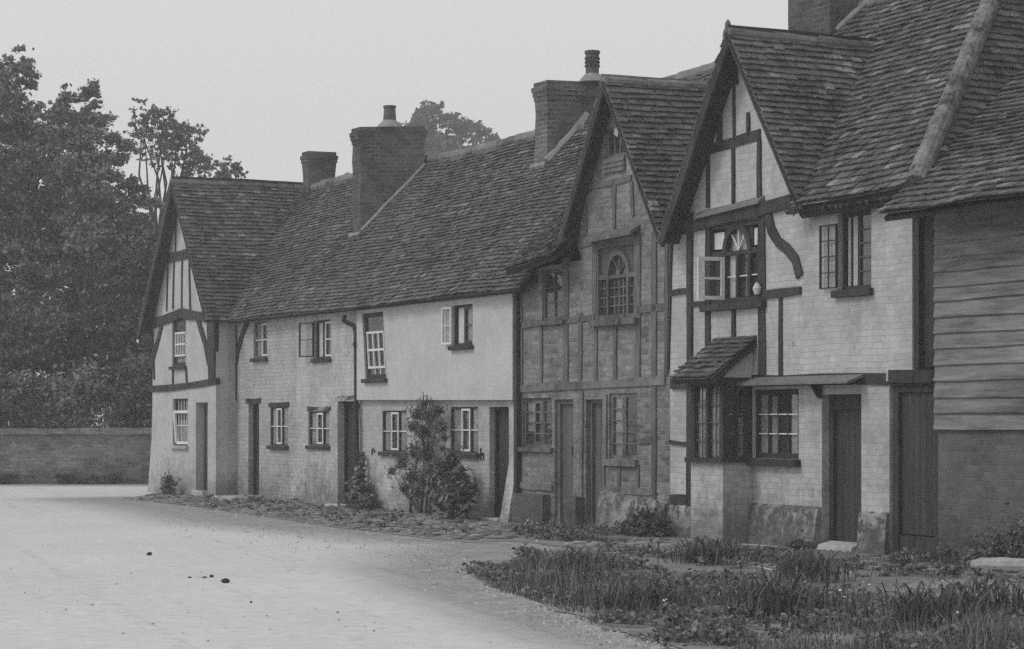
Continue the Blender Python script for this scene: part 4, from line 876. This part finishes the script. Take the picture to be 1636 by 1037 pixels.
# cobbled strip in front of the cottages
rng = random.Random(5)
pv = [(200,797),(240,790),(345,786),(480,792),(590,800),(780,824),(850,838),(885,840),(840,850),(815,862),(740,864),(560,844),(430,826),(300,808)]
pv2 = [(1060,862),(1110,868),(1160,874),(1310,884),(1440,892),(1505,898),(1640,900),(1640,925),(1420,912),(1250,908),(1100,894),(1040,880),(960,876),(900,872),(960,862)]
def cobbles(P, n, mb, pitch=.17):
    g = [G(*p) for p in P]; x0, x1, y0, y1 = min(a for a,_ in g), max(a for a,_ in g), min(b for _,b in g), max(b for _,b in g)
    y = y0
    while y < y1:
        x = x0
        while x < x1:
            w_, l_ = pitch*rng.uniform(.7,1.5), pitch*rng.uniform(.5,.95); cx, cy = x+rng.uniform(-.04,.04), y+rng.uniform(-.05,.05); x += w_+.015
            if not inpoly(cx, cy, g) or noise2(cx*.9, cy*.9, 8)+rng.uniform(-.12,.12) > .17: continue
            h = rng.uniform(.004,.035); k = 7; ph = rng.uniform(0, 6.28); a = rng.uniform(-.3,.3)
            def rg(s, z): return [(cx+s*(w_/2*math.cos(a)*math.cos(t)-l_/2*math.sin(a)*math.sin(t))*q_, cy+s*(w_/2*math.sin(a)*math.cos(t)+l_/2*math.cos(a)*math.sin(t))*q_, z+tl*math.cos(t)) for t, q_ in zip([2*math.pi*i/k+ph for i in range(k)], qs)]
            qs = [rng.uniform(.8,1.1) for _ in range(k)]; tl = rng.uniform(-.006,.006)
            b0, b1, b2 = rg(1, -.01), rg(.97, h*.7), rg(.72, h); F = [(i,(i+1)%k,(i+1)%k+k,i+k) for i in range(k)]+[(i+k,(i+1)%k+k,(i+1)%k+2*k,i+2*k) for i in range(k)]+[tuple(range(2*k,3*k))]
            mb.add(b0+b1+b2, F)
        y += pitch*.82
mb = MB(); cobbles(pv, 0, mb, .13); cobbles(pv2, 0, mb, .17); tag(mb.build('pavement', 'cobble'), kind='structure')

# ================================================================== GARDEN WALL
gw = wthing('garden_wall', 'long weathered brick garden wall with flat coping, across the bend in front of the trees', 'wall', -14, 59)
s = MB()
for k in range(12):
    x0, x1 = -34+29*k/12, -34+29*(k+1)/12; s.box(x0, x1-.0005, 59+.03*noise1(k*1.3,2), 59.35, -.1, 1.22+.03*noise1(k*.9,4))
s.box(-13.9, -13.0, 58.86, 59.4, -.1, 1.2); s.build('brickwork', 'gardenbrick', gw)
s = MB(); x = -34
while x < -5: L = random.uniform(.5,.8); s.box(x, x+L-.012, 58.93+random.uniform(-.012,.012), 59.42, 1.225+.02*noise1(x,3), 1.385+.03*noise1(x*.7,5)); x += L
s.build('coping', 'gardenbrick', gw)

# ================================================================== FOLIAGE
def leaves(name, mat, parent, C, n, size, org=(0,0,0), flat=.0, kind=None, asp=.55, seed=1):
    """n small leaf faces spread through the clusters C = [(x,y,z,rx,ry,rz,weight)]"""
    r = np.random.default_rng(seed); C = np.array(C, float); wt = C[:,6]/C[:,6].sum(); idx = r.choice(len(C), n, p=wt)
    d = r.normal(size=(n,3)); d /= np.linalg.norm(d, axis=1)[:,None]; rad = np.abs(r.normal(size=n))*.62
    c = C[idx,:3]+d*rad[:,None]*C[idx,3:6]*(1+.25*r.normal(size=(n,1)))
    nr = r.normal(size=(n,3)); nr[:,2] += flat; nr /= np.linalg.norm(nr, axis=1)[:,None]
    t = np.cross(nr, r.normal(size=(n,3))); t /= np.linalg.norm(t, axis=1)[:,None]; b = np.cross(nr, t)
    sz = size*r.uniform(.55,1.4,n)[:,None]; v = np.empty((n,4,3))
    v[:,0] = c-t*sz*.5; v[:,1] = c+b*sz*.5*asp; v[:,2] = c+t*sz*.5; v[:,3] = c-b*sz*.5*asp
    return quads(name, mat, parent, v.reshape(-1,3)-np.array(org), kind)
def quads(name, mat, parent, v, kind=None):
    n = len(v)//4; me = bpy.data.meshes.new(name); me.vertices.add(4*n); me.vertices.foreach_set('co', v.astype(np.float32).ravel())
    me.loops.add(4*n); me.loops.foreach_set('vertex_index', np.arange(4*n, dtype=np.int32)); me.polygons.add(n)
    me.polygons.foreach_set('loop_start', np.arange(0,4*n,4, dtype=np.int32)); me.polygons.foreach_set('loop_total', np.full(n,4,dtype=np.int32))
    me.update(calc_edges=True); me.materials.append(M[mat]); o = bpy.data.objects.new(name, me); sc.collection.objects.link(o)
    if parent is not None: o.parent = parent
    if kind: o['kind'] = kind
    return o
def tree(name, label, base, blobs, Y, n, size, mat, group, trunk_r=.2, fork=.45, dj=1.5, limbs=9, sub=14, seed=1, flatten=1.0, trunk_path=None, spread=.85, subr=.40):
    """blobs: (px,py,radius px) of the crown's masses at distance Y; each is broken into leaf clusters hung on limbs"""
    r = random.Random(seed); bx, by = base; t = wthing(name, label, 'tree', bx, by, 0, group); C = []; ends = []
    for (px, py, rp) in blobs:
        yy = Y+r.uniform(-dj, dj); x, y, z = RAY(px, py, yy); R_ = rp*yy/FOC; ends.append((x,y,z,R_))
        for k in range(sub):
            a, b = r.uniform(0,6.28), r.uniform(-1,1); q = math.sqrt(1-b*b); rr = R_*spread*r.uniform(.5,1.25); s = R_*subr*r.uniform(.6,1.3)
            c0 = (x+rr*q*math.cos(a), y+rr*q*math.sin(a), z+rr*b*flatten)
            for j in range(3): s2 = s*r.uniform(.35,1.0); C.append((c0[0]+r.gauss(0,s*.6), c0[1]+r.gauss(0,s*.6), c0[2]+r.gauss(0,s*.45), s2, s2, s2*.6, s2**1.9))
    leaves('crown', mat, t, C, n, size, (bx,by,0), flat=.6, seed=seed)
    m = MB(); zs = [e[2] for e in ends]; zt = max(zs); zf = min(max(1.5, fork*zt), zt*.7); cx = sum(e[0] for e in ends)/len(ends)
    tp = trunk_path or [(bx,by,-.1),(bx+.05,by,zf*.35),(bx+(cx-bx)*.25,by,zf)]
    m.tube(tp, [trunk_r*1.25]+[trunk_r*(1-.35*i/len(tp)) for i in range(1,len(tp))], 9)
    top = np.array(tp[-1])
    for i, e in enumerate(sorted(ends, key=lambda e: -e[3])[:limbs]):
        q = np.array(e[:3]); mid = top+(q-top)*.5+np.array((r.uniform(-.3,.3), r.uniform(-.3,.3), .12*np.linalg.norm(q-top)*r.uniform(-.5,1)))
        m.tube([tuple(top), tuple(top+(mid-top)*.5+np.array((r.uniform(-.1,.1),0,.1))), tuple(mid), tuple(q)], [trunk_r*.55, trunk_r*.42, trunk_r*.3, trunk_r*.12], 7)
        for k in range(4):
            c = C[r.randrange(len(C))]; c = np.array(c[:3])
            if np.linalg.norm(c-q) < e[3]*1.6: m.tube([tuple(q), tuple((q+c)/2+np.array((0,0,.08))), tuple(c)], [trunk_r*.14, trunk_r*.1, trunk_r*.04], 5)
    m.build('trunk', 'bark', t); return t
gb = 'trees behind the garden wall'
tree('broadleaf_tree', 'tallest dark broadleaf tree, at the left edge behind the garden wall', (-14.6,66), [(-40,180,70),(5,130,42),(28,98,20),(45,130,18),(55,190,45),(10,240,60),(-30,330,70),(60,290,55),(20,390,60),(85,370,45),(-20,480,60),(40,480,50),(75,250,45),(100,330,45),(20,320,55),(60,440,50),(0,180,50)], 66, 85000, .13, 'leaf', gb, .3, seed=3, dj=1.2)
tree('broadleaf_tree', 'dark tree with twin leafy spires, between the tallest tree and the open-branched tree', (-12.2,64), [(98,160,20),(97,190,28),(148,150,17),(150,190,32),(120,240,45),(185,235,26),(165,290,42),(205,310,30),(120,330,45),(90,420,50),(160,400,42),(215,380,30),(130,480,45),(190,470,38),(235,340,22),(150,330,45),(190,360,35),(110,280,40),(140,380,45),(200,430,35)], 65, 85000, .13, 'leaf', gb, .14, seed=4, dj=1.2, limbs=6,
     trunk_path=[(-12.9,63.4,-.1),(-12.7,63.4,1.4),(-12.2,63.4,2.6),(-11.7,63.8,3.4),(-11.5,64.4,4.4)])
tree('broadleaf_tree', 'low spreading dark tree whose crown fills the space beside the far gable', (-9.8,63), [(230,430,38),(250,390,30),(205,440,40),(160,520,45),(215,510,42),(245,500,28),(105,540,50),(50,560,55),(0,580,60),(220,570,38),(-20,520,50),(90,600,45),(245,590,35),(180,590,40)], 63, 85000, .13, 'leafdark', gb, .16, seed=5, dj=.8, limbs=8)
tree('sparse_tree', 'slender open-branched tree seen against the sky beside the far gable', (-10.6,70.5), [(228,185,16),(232,222,18),(262,190,16),(285,205,16),(268,225,16),(300,235,17),(320,255,14),(240,255,12),(285,262,13),(330,275,10),(215,225,12),(310,215,9),(296,285,10),(248,205,20),(275,215,24),(300,220,22),(255,235,18),(285,240,22),(315,262,14),(240,180,14),(222,200,16),(335,268,9),(305,250,18)], 71, 6800, .12, 'leaf', gb, .10, fork=.62, seed=6, limbs=14, sub=16, dj=.9, spread=1.25, subr=.34)
tree('sparse_tree', 'small tuft of tree top showing just above the ridge of the far gable', (-7.9,74), [(352,268,12),(372,262,10),(385,278,9),(360,285,10),(345,290,9),(362,276,9)], 74, 2200, .12, 'leaf', gb, .07, fork=.6, seed=7, limbs=5, sub=8, dj=.4, spread=1.0, subr=.5)
gh = 'trees behind the row of cottages'
tree('pale_tree', 'hazy pale tree rising behind the big chimney and the long tiled ridge', (-4.5,150), [(680,185,22),(700,215,32),(660,215,24),(735,240,28),(765,215,20),(785,225,14),(745,205,16),(700,260,40),(780,250,18),(650,265,30),(720,255,30),(690,240,30),(715,195,18),(728,212,16),(690,175,14)], 150, 16000, .34, 'leaffar', gh, .3, seed=8, dj=1.5)
tree('pale_tree', 'small hazy tree top between the two left chimneys', (-10.3,145), [(548,290,9),(560,285,8),(556,300,12)], 145, 900, .3, 'leaffar', gh, .15, seed=9, limbs=3)
tree('broad_tree', 'wide leafy tree far back, filling the gaps behind the other trees at the left', (-17, 82), [(-20,250,70),(60,300,70),(130,330,60),(20,400,80),(190,380,50),(110,440,70),(225,440,50),(-30,520,80),(60,560,80),(160,540,70),(235,540,50),(120,620,70),(20,640,70),(215,630,50)], 82, 60000, .24, 'leafdark', gb, .3, seed=15)
# weeds along the foot of the garden wall are added below
# shrubs just behind the wall
def shrub(name, label, base, C, n, size, mat, group=None, stems=True, seed=1, flat=.5, asp=.5, cat='shrub'):
    bx, by, bz = base; t = wthing(name, label, cat, bx, by, bz, group); leaves('foliage', mat, t, C, n, size, (bx,by,bz), flat, seed=seed, asp=asp)
    if stems:
        m = MB(); r = random.Random(seed)
        for k in range(7):
            c = C[r.randrange(len(C))]; x0, y0 = bx+r.uniform(-.08,.08), by+r.uniform(-.08,.08)
            m.tube([(x0,y0,bz-.03),((x0+c[0])/2+r.uniform(-.05,.05),(y0+c[1])/2,(bz+c[2])/2),tuple(c[:3])], [.018,.012,.005], 5)
        m.build('stem', 'bark', t)
    return t
for i, (lab, px0, px1, ptop, mat, n) in enumerate((('pale-leaved loose shrub leaning over the garden wall beside the far gable', 95, 195, 585, 'leafpale', 5200), ('dark shrub behind the garden wall at the left edge of the view', -30, 60, 620, 'leafdark', 7000), ('mid grey shrub behind the garden wall below the leaning trunk', 30, 130, 605, 'leaf', 6000), ('dark tall shrub squeezed between the garden wall and the far gable', 190, 262, 585, 'leafdark', 8000))):
    r = random.Random(i); C = []
    for k in range(16):
        px, py = r.uniform(px0, px1), r.uniform(ptop, 690); y = 60.7+r.uniform(-.5,.8); x, _, z = RAY(px, py, y); s = r.uniform(.25,.5); C.append((x,y,z,s,s,s*.8,s*s))
    x = sum(c[0] for c in C)/16; shrub('shrub', lab, (x, 60.9, 0), C, n, .15, mat, 'shrubs behind the garden wall', seed=i+20)
# hedge bank far behind fills the gaps low down
C = []
r = random.Random(11)
for k in range(60):
    x = r.uniform(-30, -4); z = r.uniform(.5, 4.6); s = r.uniform(.6,1.1); C.append((x, 72+r.uniform(-1,1), z, s, s, s*.8, s*s))
shrub('hedge', 'tall dark hedge closing the view far behind the garden wall', (-16, 72, 0), C, 24000, .24, 'leafdark', cat='hedge', seed=31)

# plants against the cottages
def wblob(px, py, v, r, f=1.0, wt=None):
    u = U(px, v); x, y, z = W(u, v, Z(py, u, v)); return (x, y, z, r, r, r*f, wt or r*r)
C = [wblob(668,662,-.2,0.153),wblob(688,664,-.2,0.170),wblob(704,682,-.2,0.136),wblob(674,690,-.22,0.187),wblob(700,655,-.18,0.119),wblob(660,682,-.2,0.119),wblob(663,722,-.22,0.170),wblob(643,738,-.2,0.153),wblob(626,752,-.2,0.085),wblob(680,725,-.22,0.170),wblob(657,762,-.2,0.153),wblob(668,785,-.2,0.128),wblob(646,780,-.18,0.111),wblob(690,752,-.22,0.153),wblob(708,742,-.22,0.128),wblob(678,646,-.15,0.102),wblob(710,700,-.2,0.068),wblob(706,718,-.2,0.060)]
b = W(U(672,-.15), -.15, 0); cl = shrub('wall_climber', 'tall shaggy climber trained up the rendered cottage between its two lower windows', (b[0],b[1],0), C, 5200, .13, 'climb', seed=41, flat=-.2, asp=.17, cat='climber')
m = MB(); r = random.Random(2)
for px, py in ((665,640),(676,626),(683,632),(690,634),(671,634)):
    u = U(px,-.15); q = W(u,-.15,Z(py,u,-.15)); u2 = U(676,-.15); q2 = W(u2,-.15,Z(668,u2,-.15)); m.tube([q2, ((q[0]+q2[0])/2,(q[1]+q2[1])/2,(q[2]+q2[2])/2), q], [.012,.016,.006], 5)
for px in (655,672,686):
    u = U(px,-.12); m.tube([W(u,-.12,0), W(u+.1,-.1,.6), W(U(676,-.1),-.1,1.3)], [.03,.022,.012], 6)
m.build('stem', 'bark', cl)
C = [wblob(715,755,-.5,0.240),wblob(735,765,-.5,0.216),wblob(700,780,-.5,0.224),wblob(725,785,-.55,0.264),wblob(745,785,-.5,0.176),wblob(710,800,-.5,0.208),wblob(735,805,-.5,0.208),wblob(720,738,-.45,0.160)]
b = W(U(722,-.5), -.5, 0); shrub('glossy_bush', 'rounded glossy-leaved bush at the foot of the rendered cottage, right of the climber', (b[0],b[1],0), C, 2600, .16, 'gloss', seed=42, asp=.34, cat='bush')
C = [wblob(577,728,-.12,.06,2.0),wblob(576,745,-.14,.08,1.8),wblob(576,762,-.16,.12,1.3),wblob(573,778,-.2,.16),wblob(580,784,-.2,.18),wblob(574,795,-.25,.23,.6),wblob(586,797,-.25,.16,.6)]
b = W(U(575,-.2), -.2, 0); shrub('ivy', 'small ivy clump climbing the foot of the drainpipe', (b[0],b[1],0), C, 2200, .10, 'climb', seed=43, cat='ivy')
C = [wblob(268,775,-.75,.16),wblob(264,782,-.75,.14),wblob(273,783,-.75,.14),wblob(269,766,-.75,.12)]
b = W(U(268,-.75), -.75, 0); shrub('small_bush', 'little leafy bush at the foot of the timber-framed gable under its lower window', (b[0],b[1],0), C, 500, .13, 'gloss', seed=44, asp=.3, cat='bush')
C = [wblob(1032,834,-.35,.2),wblob(1016,842,-.35,.16),wblob(1046,842,-.35,.17),wblob(998,848,-.4,.13),wblob(1034,852,-.45,.18,.6)]
b = W(U(1028,-.5), -.5, 0); shrub('dark_bush', 'low dark bush against the stone plinth left of the bay window', (b[0],b[1],0), C, 3000, .09, 'leafdark', seed=45, cat='bush')
C = [wblob(1600,868,-.45,.2),wblob(1625,862,-.45,.24),wblob(1560,880,-.4,.15),wblob(1590,885,-.5,.2,.6),wblob(1650,868,-.45,.25),wblob(1520,884,-.3,.14,.6)]
b = W(U(1600,-.4), -.4, 0); shrub('weed_clump', 'tangled weeds against the brick base of the barn', (b[0],b[1],0), C, 3200, .075, 'climb', seed=46, cat='weeds', asp=.3)
C = [wblob(1275,866,-.35,.12),wblob(1268,872,-.4,.12,.6),wblob(1290,872,-.35,.1,.6)]
b = W(U(1276,-.35), -.35, 0); shrub('weed_clump', 'small dark weeds at the plinth beside the front doorstep', (b[0],b[1],0), C, 500, .07, 'leafdark', seed=47, cat='weeds', asp=.35)

for i, (px, pw, lab) in enumerate(((150, 55, 'straggling dark weeds along the foot of the garden wall'), (8, 14, 'dark weed clump against the garden wall at the left edge'))):
    r = random.Random(70+i); C = []
    for k in range(14): x, _ = G(px+r.uniform(-pw,pw), 773); C.append((x, 58.8+r.uniform(-.15,.1), r.uniform(.02,.22), .22, .15, .1, 1))
    x, _ = G(px, 773); shrub('weed_clump', lab, (x, 58.8, 0), C, 1400, .08, 'leafdark', seed=70+i, cat='weeds', asp=.4)
# grass
def blades(polys, n, h0, h1, w0, seed, gaps=.1):
    r = np.random.default_rng(seed); V = []
    for P, frac, hm in polys:
        g = [G(*p) for p in P]; x0, x1, y0, y1 = min(a for a,_ in g), max(a for a,_ in g), min(b for _,b in g), max(b for _,b in g); k = int(n*frac); got = 0; tries = 0
        while got < k and tries < k*12:
            tries += 1; x, y = r.uniform(x0,x1), r.uniform(y0,y1)
            dn = noise2(x*1.1, y*1.1, 12)+.5*noise2(x*3.5, y*3.5, 13)
            if not inpoly(x, y, g) or dn+r.normal()*.12 < -gaps-.25: continue
            got += 1; h = min(1, .3+polydist(x, y, g+g[:1])/.7)*hm*r.uniform(h0,h1)*(1+1.3*max(-.5, dn))*(.45+1.3*max(0, noise2(x*.55, y*.55, 31)+.35)); a = r.uniform(0,6.283); w_ = w0*r.uniform(.6,1.5); ln = abs(r.normal())*.5*h; b = r.uniform(0,6.283)
            dx, dy = math.cos(a)*w_, math.sin(a)*w_; lx, ly = math.cos(b)*ln, math.sin(b)*ln
            p0 = np.array((x,y,0.)); 
            V += [(x-dx,y-dy,0),(x+dx,y+dy,0),(x+dx*.75+lx*.35,y+dy*.75+ly*.35,h*.6),(x-dx*.75+lx*.35,y-dy*.75+ly*.35,h*.6),
                  (x-dx*.75+lx*.35,y-dy*.75+ly*.35,h*.6),(x+dx*.75+lx*.35,y+dy*.75+ly*.35,h*.6),(x+dx*.1+lx,y+dy*.1+ly,h*(1-.25*ln/h)),(x-dx*.1+lx,y-dy*.1+ly,h*(1-.25*ln/h))]
    return np.array(V, float)
V1 = [(745,914),(768,902),(850,888),(900,895),(945,893),(1000,900),(1040,910),(1100,920),(1200,930),(1290,938),(1390,950),(1430,965),(1520,972),(1700,974),(1700,1080),(1100,1080),(1070,1040),(950,1000),(870,965),(800,945)]
V2 = [(812,852),(860,838),(905,832),(960,838),(1010,846),(1060,856),(1055,864),(980,868),(920,868),(860,863)]
V3 = [(1375,892),(1470,885),(1520,880),(1660,868),(1660,905),(1530,918),(1440,905)]
V4 = [(590,806),(700,815),(780,830),(740,838),(640,822),(560,812)]
V5 = [(980,872),(1100,888),(1300,902),(1500,915),(1640,925),(1640,935),(1440,930),(1200,915),(1040,895),(940,885)]
V6 = [(230,797),(480,796),(590,806),(780,826),(740,862),(560,842),(430,824)]; V7 = [(1100,876),(1310,890),(1500,900),(1500,915),(1250,906),(1100,894)]
GA = [(V1,.5,.68),(V2,.11,.45),(V3,.06,.7),(V4,.05,.35),(V5,.03,.25),(V6,.05,.25),(V7,.03,.25)]
tag(quads('grass', 'grass', None, blades(GA, 34000, .04, .17, .0045, 3, gaps=-.23)), kind='stuff', label='rough uncut grass on the verge', cat='grass')
tag(quads('dry_grass', 'drygrass', None, blades([(V1,.8,1),(V2,.12,.7),(V3,.05,.8),(V5,.03,.5)], 3600, .09, .24, .0026, 8, gaps=-.25)), kind='stuff', label='pale seeding grass stems among the verge grass', cat='grass')
def groundleaves(polys, n, size, hm, seed):     # creeping weeds: small leaves close to the soil, in patches
    r = np.random.default_rng(seed); C = []
    for P, frac in polys:
        g = [G(*p) for p in P]; x0, x1, y0, y1 = min(a for a,_ in g), max(a for a,_ in g), min(b for _,b in g), max(b for _,b in g); k = int(n*frac); got = 0; tries = 0
        while got < k and tries < 40*k:
            tries += 1; x, y = r.uniform(x0,x1), r.uniform(y0,y1)
            if not inpoly(x, y, g) or noise2(x*1.4, y*1.4, 21)+.1*r.normal() < -.02: continue
            got += 1; q = r.uniform(.06,.2); C.append((x, y, hm*r.uniform(.1,.9), q, q, hm*.5, q))
    return C
C = groundleaves([(V1,.6),(V2,.12),(V3,.06),(V5,.08),(V6,.1),(V7,.06)], 1300, .05, .10, 4)
o = leaves('creeping_weeds', 'weed', None, C, 34000, .055, seed=9, flat=1.2, asp=.6); tag(o, 'low creeping weeds between the grass and the cobbles', 'weeds', kind='stuff')
C = groundleaves([(V1,.9),(V2,.1)], 60, .05, .22, 14)
o = leaves('daisies', 'whitepaint', None, [(c[0],c[1],.16+c[2]*.4,.25,.25,.05,1) for c in C], 90, .022, seed=19, flat=2.5, asp=1.0); tag(o, 'scattered tiny white flowers in the verge grass', 'flowers', kind='stuff')
# broad-leaved weed tussocks standing in the grass
for i, (px, py, h, lab) in enumerate(((910,925,.42,'big arching tussock nearest the road edge of the verge'), (1128,900,.38,'dark upright tussock in the grass in front of the bay window'), (1290,930,.4,'broad-bladed tussock in the grass in front of the front door'), (1240,985,.45,'sprawling tussock low in the middle of the near verge'), (1490,1000,.42,'coarse tussock in the near right of the verge'), (1030,975,.36,'leaning tussock near the curved edge of the road'), (1590,985,.4,'thick tussock at the right edge of the near verge'))):
    x, y = G(px, py); r = np.random.default_rng(60+i); V = []
    for k in range(260):
        a = r.uniform(0,6.283); L = .8*h*r.uniform(.35,1.2); ln = L*r.uniform(.2,1.0); w_ = .006*r.uniform(.5,1.6); x0, y0 = x+r.normal()*.2, y+r.normal()*.2; ca, sa = math.cos(a), math.sin(a); px_, py_ = -sa*w_, ca*w_
        q = [(x0,y0,0), (x0+ca*ln*.3,y0+sa*ln*.3,L*.6), (x0+ca*ln*.75,y0+sa*ln*.75,L*.85), (x0+ca*ln*1.2,y0+sa*ln*1.2,L*.7)]; ws = (.8,1.2,.9,.1)
        for j in range(3):
            A, B = q[j], q[j+1]; V += [(A[0]-px_*ws[j],A[1]-py_*ws[j],A[2]),(A[0]+px_*ws[j],A[1]+py_*ws[j],A[2]),(B[0]+px_*ws[j+1],B[1]+py_*ws[j+1],B[2]),(B[0]-px_*ws[j+1],B[1]-py_*ws[j+1],B[2])]
    o = quads('grass_tussock', 'grass', None, np.array(V)-np.array((x,y,0))); o.location = (x,y,0); tag(o, lab, 'tussock', 'weed tussocks on the verge')

# stones, clods, log
def lump(name, label, cat, px, py, sx, sy, sz, mat, group=None, seed=0, rz=0, sink=.25):
    x, y = G(px, py); bm = bmesh.new(); bmesh.ops.create_icosphere(bm, subdivisions=3, radius=1)
    for v in bm.verts:
        c = v.co; k = 1+.5*noise2(c.x*1.9+seed*7, c.y*1.9+c.z*1.3, seed)+.2*noise2(c.x*5+seed, c.z*5+c.y*4, seed+1); v.co = (c.x*sx*k, c.y*sy*k, (c.z*k+1-sink)*sz)
    me = bpy.data.meshes.new(name); bm.to_mesh(me); bm.free(); me.materials.append(M[mat]); o = bpy.data.objects.new(name, me); sc.collection.objects.link(o); o.location = (x,y,0); o.rotation_euler = (0,0,rz); return tag(o, label, cat, group)
gs = 'dark clods on the road'
lump('clod', 'largest round dark clod lying on the pale road', 'clod', 360,931,.038,.03,.024,'clod',gs,1)
lump('clod', 'pointed dark clod lying farthest up the pale road', 'clod', 239,887,.032,.03,.022,'clod',gs,2)
lump('clod', 'small dark clod just behind the largest one on the road', 'clod', 338,922,.02,.018,.014,'clod',gs,3)
lump('clod', 'flat dark fleck left of the small clods on the road', 'clod', 303,923,.022,.016,.007,'clod',gs,4)
lump('clod', 'flattened dark clod between the fleck and the small clod', 'clod', 327,923,.024,.014,.008,'clod',gs,5)
lump('clod', 'tiny dark clod nearest the bottom of the pale road', 'clod', 401,963,.012,.01,.009,'clod',gs,6)
r = random.Random(9); mb = MB()
for k in range(2180):    # loose grit, thick along the margin and thinning out across the road
    if k < 2100: px = r.uniform(250,1060); py = np.interp(px, [250,330,560,745,900,1060], [805,815,850,905,985,1035])+r.gauss(-8,24)
    else: px, py = r.uniform(-20,1000), 780+250*r.random()**.7
    if py < 790 or (px > 745 and py < np.interp(px, [745,760,880,1075], [880,925,968,1034])): continue
    x, y = G(px, py); s = r.uniform(.006,.02)*(1 if k < 2100 else .9); a = r.uniform(0,3); mb.hexa([(x+s*math.cos(a+t),y+s*math.sin(a+t),-.004) for t in (0,1.4,3.0,4.6)], [(x+s*.6*math.cos(a+t+.2),y+s*.6*math.sin(a+t+.2),s*r.uniform(.4,.8)) for t in (0,1.4,3.0,4.6)])
tag(mb.build('gravel', 'grit'), kind='stuff', label='loose grit along the road margin', cat='gravel')
a = np.array(G(1552,914)); b = np.array(G(1700,918)); m = MB(); n = 9
m.tube([tuple(a+(b-a)*i/n)+(.075+.012*noise1(i*.8),) for i in range(n+1)], [.05]+[.085+.02*noise1(i*1.1,3) for i in range(n)], 10)
o = m.build('log', 'log', None, org=(a[0],a[1],0)); o.location = (a[0],a[1],0); tag(o, 'bleached log lying on the ground in front of the barn', 'log')
for i, (px, py, sx) in enumerate(((948,832,.3),(395,786,.1))):
    if i == 0: lump('flat_stone', 'flat slab lying before the right-hand plank door of the soiled brick cottage', 'stone', px, py, sx, .22, .035, 'stone', None, 12)
# ------------------------------------------------------------------ haze: the damp air that pales the far trees
mb = MB(); mb.box(-90, 90, -12, 185, -1.0, 26)
hm = bpy.data.materials.new('haze'); hm.use_nodes = True; t = hm.node_tree; t.nodes.remove(t.nodes['Principled BSDF'])
pv_ = t.nodes.new('ShaderNodeVolumePrincipled'); pv_.inputs['Color'].default_value = (.95,.95,.95,1); pv_.inputs['Density'].default_value = .0023; pv_.inputs['Anisotropy'].default_value = .2
t.links.new(pv_.outputs[0], t.nodes['Material Output'].inputs['Volume']); M['haze'] = hm
o = mb.build('haze', 'haze'); tag(o, kind='stuff')
sc.cycles.volume_bounces = 0
# ------------------------------------------------------------------ end
bpy.context.view_layer.update()
